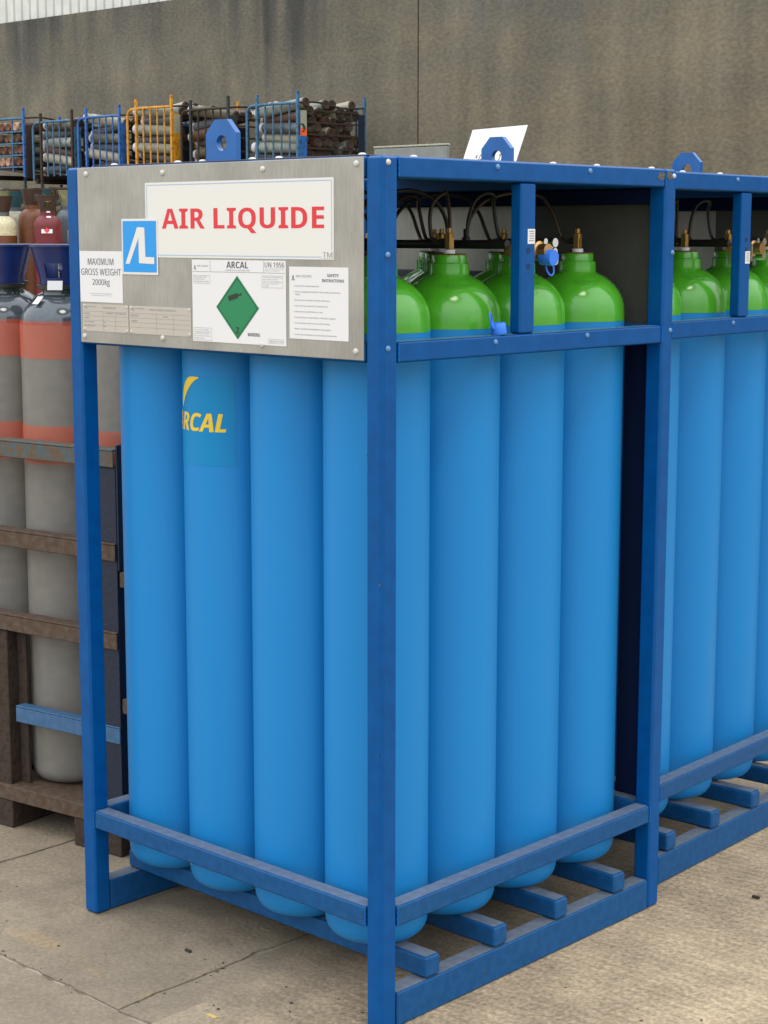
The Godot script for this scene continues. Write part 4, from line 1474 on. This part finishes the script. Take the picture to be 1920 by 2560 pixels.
func build_far_cylinders() -> void:
	var y := 0.14
	var t := thing("low_pallet", "low brown steel pallet under the coloured cylinders", "pallet", Vector3(-9.75, 0, -6.35), 0.4)
	var st := begin()
	box(st, Vector3(-1.1, 0.09, -0.8), Vector3(0.7, y, 0.7), 0.004)
	obj("floor_plate", st, M.rail_brown, t)
	for x in [-1.0, -0.2, 0.5]:
		st = begin()
		box(st, Vector3(x, 0, -0.8), Vector3(x + 0.12, 0.0895, 0.7), 0.004)
		obj("skid", st, M.rust_dark, t)
	var red := cup_cylinder("maroon_cylinder", "maroon cylinder with a white label, nearest on the far pallet", Vector3(-9.583, y, -6.214), M.maroon, M.maroon, M.darkcup, 1.99)
	st = begin()
	var th := deg_to_rad(44)
	for q in [[1.70, 0.088, 0.034, 0.113, 0.10], [1.815, 0.036, 0.018, 0.079, 0.28], [1.855, 0.03, 0.014, 0.060, 0.28]]:
		var a: float = th + q[4]
		make_tag(st, Vector3(sin(a), 0, cos(a)) * (q[3] + 0.003) + Vector3(0, q[0] - y, 0), a, q[1], q[2], -0.25 if q[0] < 1.75 else -0.7)
	var lb := obj("white_label", st, M.tag, red)
	st = begin()
	var xf := Transform3D(Basis(Vector3.UP, th + 0.1) * Basis(Vector3.RIGHT, -0.25) * Basis(Vector3.BACK, PI / 4), Vector3(sin(th + 0.1), 0, cos(th + 0.1)) * 0.117 + Vector3(0, 1.708 - y, 0))
	box(st, Vector3(-0.016, -0.016, 0.0008), Vector3(0.016, 0.016, 0.002), 0.0003, xf)
	obj("red_diamond", st, M.red, lb)
	cup_cylinder("brown_cylinder", "rust brown cylinder left of the maroon one, with a brown guard", Vector3(-9.885, y, -6.282), M.brown, M.brown, M.darkcup, 2.045, 0.1149, 0.7)
	cup_cylinder("cream_cylinder", "cream-shouldered rusty cylinder left of the rust brown one", Vector3(-9.95, y, -6.03), M.cream, M.slate, M.darkcup, 1.985, 0.1149, 1.9, M.brown)
	cup_cylinder("pink_cylinder", "pale pink cylinder with cream guard at the left edge of the photo", Vector3(-10.295, y, -6.242), M.pink, M.pink, M.greencup, 2.035, 0.1149, 0.3)
	cup_cylinder("slate_cylinder", "slate grey cylinder with olive guard beside the left post of the front frame", Vector3(-9.943, y, -6.70), M.slate, M.slate, M.greencup, 2.044, 0.1149, 2.45)
	cup_cylinder("pale_cylinder", "pale cylinder half hidden behind the left post of the front frame", Vector3(-9.50, y, -6.49), M.cream, M.pale, M.pale, 1.93, 0.1149, 0.9, M.slate)
	cup_cylinder("teal_cylinder", "teal cylinder behind the maroon one, only its guard showing", Vector3(-10.216, y, -6.62), M.teal, M.teal, M.teal, 2.056, 0.1149, 0.2)
	cup_cylinder("rear_cylinder", "grey cylinder with dark guard behind the cream-shouldered one", Vector3(-10.45, y, -6.5), M.pale, M.slate, M.teal, 2.035, 0.1149, 1.4)

func build_crates() -> void:
	var zf := -13.1
	var tubes := make_tube_cylinder()
	tubes.set_meta("group", "cylinders lying in the crates")
	var used := [false]
	var body := [M.tube_grey, M.tube_olive, M.tube_rust, M.tube_pale, M.tube_slate]
	var list := [
		["rusty blue crate at the right end of the stacked crates, with an orange patch", -13.76, 0.0, M.crate_blue, M.crate_blue, M.crate_bright, 2, "right-end crate", [0, 2, 4, 3, 0, 4]],
		["dark brown crate between the yellow crate and the right-end crate", -15.05, 0.0, M.crate_dark, M.crate_brown, M.crate_dark, 0, "dark brown crate", [1, 4, 2, 4, 1, 4]],
		["yellow crate in the row of stacked crates", -16.18, 0.07, M.crate_yellow, M.crate_yellow, M.crate_yellow, 1, "yellow crate", [0, 4, 0, 4, 0, 4]],
		["bright blue crate left of the yellow crate", -17.29, 0.0, M.crate_bright, M.crate_bright, M.crate_bright, 0, "bright blue crate", [3, 4, 1, 4, 3, 4]],
		["rusty crate with pale blue bars, left of the bright blue crate", -18.36, -0.02, M.crate_brown, M.crate_blue, M.crate_blue, 0, "rusty crate with blue bars", [1, 4, 0, 2, 3, 4]],
		["blue crate at the left edge of the photo, its cylinder ends showing", -19.52, 0.06, M.crate_bright, M.crate_blue, M.crate_brown, 3, "left-edge crate", [3, 2, 3, 2, 1, 2]]]
	var tilt := 0.15
	rng.seed = 17
	var protos := []
	for n in list.size():
		var q = list[n]
		var base := Vector3(q[1], 2.43 + q[2], zf)
		var c := make_crate(q[0], base, q[3], q[4], q[5], q[6])
		protos.append(c)
		var rows := []
		for k in 6:
			var y := 0.195 + 0.122 * k
			var z := -0.125 if k % 2 == 1 else -0.195
			var deep := 1
			if k == 5: deep = 8
			if n == 0 or n == 5: deep = 7
			for j in deep:
				rows.append([y, z - 0.141 * j, k, j])
		if n == 5:
			# this crate is turned: its cylinders point their round ends at the yard
			rows = []
			for k in 4:
				for j in 6: rows.append([0.25 + 0.17 * k, -0.10 - 0.148 * j - (0.07 if k % 2 else 0.0), k, j])
		for r in rows:
			var p: Vector3 = base + Vector3(-0.47 + rng.randf_range(-0.025, 0.025), r[0] + 0.02, r[1])
			var pick: int = q[8][5 - r[2]] if r[3] == 0 else rng.randi() % 5
			if r[2] % 2 == 1: p.x += 0.02
			var turn := Vector3(rng.randf() * 6.0, 0, -tilt)
			if n == 5:
				p = base + Vector3(r[1], r[0], -0.52 + rng.randf_range(-0.02, 0.03))
				turn = Vector3(0, -PI / 2, 0)
				pick = rng.randi() % 5
			var d: Node3D
			var lab := "small cylinder lying in the %s" % q[7]
			if not used[0]:
				d = tubes
				used[0] = true
				d.position = p
				d.set_meta("label", lab)
			else:
				d = dup(tubes, "lying_cylinder", p, 0.0, lab, "cylinders lying in the " + q[7])
			d.set_meta("group", "cylinders lying in the " + q[7])
			d.rotation = turn
			d.get_node("body").material_override = body[pick]
			if n == 5: d.get_node("foot_ring").material_override = [M.brown, M.tube_rust, M.tube_olive, M.pink, M.brown][pick]
			if pick == 2: d.get_node("valve_cap").material_override = M.tube_pale
	# lower tiers of the stack; dark middle crates and tubes stand in for shade
	for n in list.size():
		for tier in 2:
			dup(protos[1 if tier == 1 else n], "cylinder_crate", Vector3(list[n][1], 0.49 + 0.97 * tier, zf), 0.0,
				"steel crate, %s tier of the stack, under the %s" % [["bottom", "middle"][tier], list[n][7]], "stacked steel crates")
	var pl := begin()
	box(pl, Vector3(-20.6, 0.0, zf - 1.25), Vector3(-13.7, 0.488, zf + 0.02), 0.01)
	tag(obj("concrete_plinth", pl, M.zinc), "long low concrete plinth that carries the stacked crates", "plinth")
	for n in [4, 5]:
		for k in 12:
			var p := Vector3(list[n][1] - 0.45, 1.46 + 0.215 + 0.122 * (k % 6), zf - (0.125 if k % 2 == 1 else 0.195) - 0.141 * (k / 6))
			var d := dup(tubes, "lying_cylinder", p, 0.0, "small cylinder lying in the middle-tier crate under the %s" % list[n][7], "cylinders under the " + list[n][7])
			d.rotation = Vector3(k, 0, -tilt)
			d.get_node("body").material_override = body[[1, 4, 2][k % 3]]

func build_small_things() -> void:
	# loose blue cap on the middle rail
	var st := begin()
	lathe(st, [Vector2(0, 0), Vector2(0.0165, 0), Vector2(0.0175, 0.002), Vector2(0.0165, 0.022), Vector2(0.0155, 0.024), Vector2(0, 0.024)], 24, Transform3D(Basis(Vector3(1, 0, 0.3).normalized(), 0.12), Vector3(-0.018, 1.459, -0.385)))
	var ring := []
	for k in 25:
		var a := TAU * k / 24.0
		ring.append(Vector3(-0.016 + 0.006 * sin(a), 1.4905 + 0.0155 * cos(a), -0.3555 + 0.0105 * sin(a) + 0.004 * cos(a)))
	tube(st, ring, 0.0019, 7)
	tube(st, [Vector3(-0.017, 1.476, -0.357), Vector3(-0.018, 1.470, -0.370)], 0.004, 7)
	tag(obj("valve_cap", st, M.cap), "loose blue plastic cap with a ring lying on the middle rail", "cap")
	# blue cap on the outlet valve
	st = begin()
	make_cap(st, Transform3D(Basis(Vector3.FORWARD, Vector3(1, -0.12, 0.05).normalized(), Vector3.DOWN).orthonormalized(), Vector3(-0.075, 1.622, -0.605)), 1.2)
	tag(obj("valve_cap", st, M.cap), "blue plastic cap hanging on the brass outlet valve beside the middle post", "cap")
	# white card leaning on the second frame's top
	var b := Transform3D(Basis(Vector3.UP, -0.29) * Basis(Vector3.RIGHT, -0.36), Vector3(-1.07, 1.828, -1.575))
	var card := thing("white_card", "white card with dark lettering propped behind the second lifting lug", "card", Vector3.ZERO)
	card.transform = b
	st = begin()
	box(st, Vector3(-0.148, 0.0, -0.0015), Vector3(0.148, 0.172, 0.0), 0.0004)
	obj("sheet", st, M.paper, card)
	st = begin()
	letters(st, "ARCAL 15", -0.09, 0.055, 0.085, 0.088, 0.0006, false, 0.2)
	obj("lettering", st, M.ink, card)
	# grey metal board far behind, only its top edge shows
	var cab := thing("metal_board", "pale grey metal board standing behind the front frame, only its top showing", "board", Vector3(-4.21, 0, -5.0), 0.0)
	st = begin()
	box(st, Vector3(-0.56, 0.0, -0.03), Vector3(0, 2.165, 0), 0.006)
	obj("body", st, M.zinc, cab)
	st = begin()
	box(st, Vector3(-0.563, 2.1655, -0.032), Vector3(0.002, 2.176, 0.002), 0.003)
	obj("top_edge", st, M.pale, cab)
	# bits of litter on the paving
	for q in [["stone_chip", "small dark stone on the paving at the right edge", Vector3(0.159, 0.0, -1.222), 0.011, M.debris], ["yellow_chip", "flake of yellow paint on the paving, bottom left", Vector3(-0.33, 0.0, 0.185), 0.014, M.yellow_chip],
			["twig", "short dark twig on the paving under the front frame", Vector3(-0.633, 0.0, -0.007), 0.010, M.debris]]:
		st = begin()
		var h := 0.35 if q[0] != "yellow_chip" else 0.06
		box(st, q[2] + Vector3(-q[3], 0.0005, -q[3] * 0.4), q[2] + Vector3(q[3], q[3] * h * 2, q[3] * 0.4), q[3] * h * 0.6)
		tag(obj(q[0], st, q[4]), q[1], "litter")
	# fallen leaf crumbs: too many and too small to count
	rng.seed = 5
	st = begin()
	for k in 90:
		var p := Vector3(rng.randf_range(-1.35, 0.1), 0.0008, rng.randf_range(-0.12, 0.36))
		if k % 4 == 0: p = Vector3(rng.randf_range(-1.3, -0.2), 0.0008, 0.305 + rng.randf_range(-0.02, 0.02))
		if k % 5 == 1: p = Vector3(-0.505 + rng.randf_range(-0.02, 0.02), 0.0008, rng.randf_range(-0.1, 0.3))
		if k > 70: p = Vector3(rng.randf_range(0.05, 0.5), 0.0008, rng.randf_range(-2.0, -0.3))
		var a := rng.randf() * TAU
		var r := rng.randf_range(0.002, 0.006)
		var d := Vector3(cos(a), 0, sin(a)) * r
		var e := Vector3(-sin(a), 0, cos(a)) * r * rng.randf_range(0.25, 0.6)
		var up := Vector3(0, r * 0.5, 0)
		tri(st, p - d, p + e, p + d, Vector3.UP, Vector3.UP, Vector3.UP)
		tri(st, p - d, p - e + up, p + d, Vector3.UP, Vector3.UP, Vector3.UP)
	var lt := obj("leaf_litter", st, M.debris)
	tag(lt, "scattered dark leaf crumbs and grit on the paving", "litter", "", "stuff")
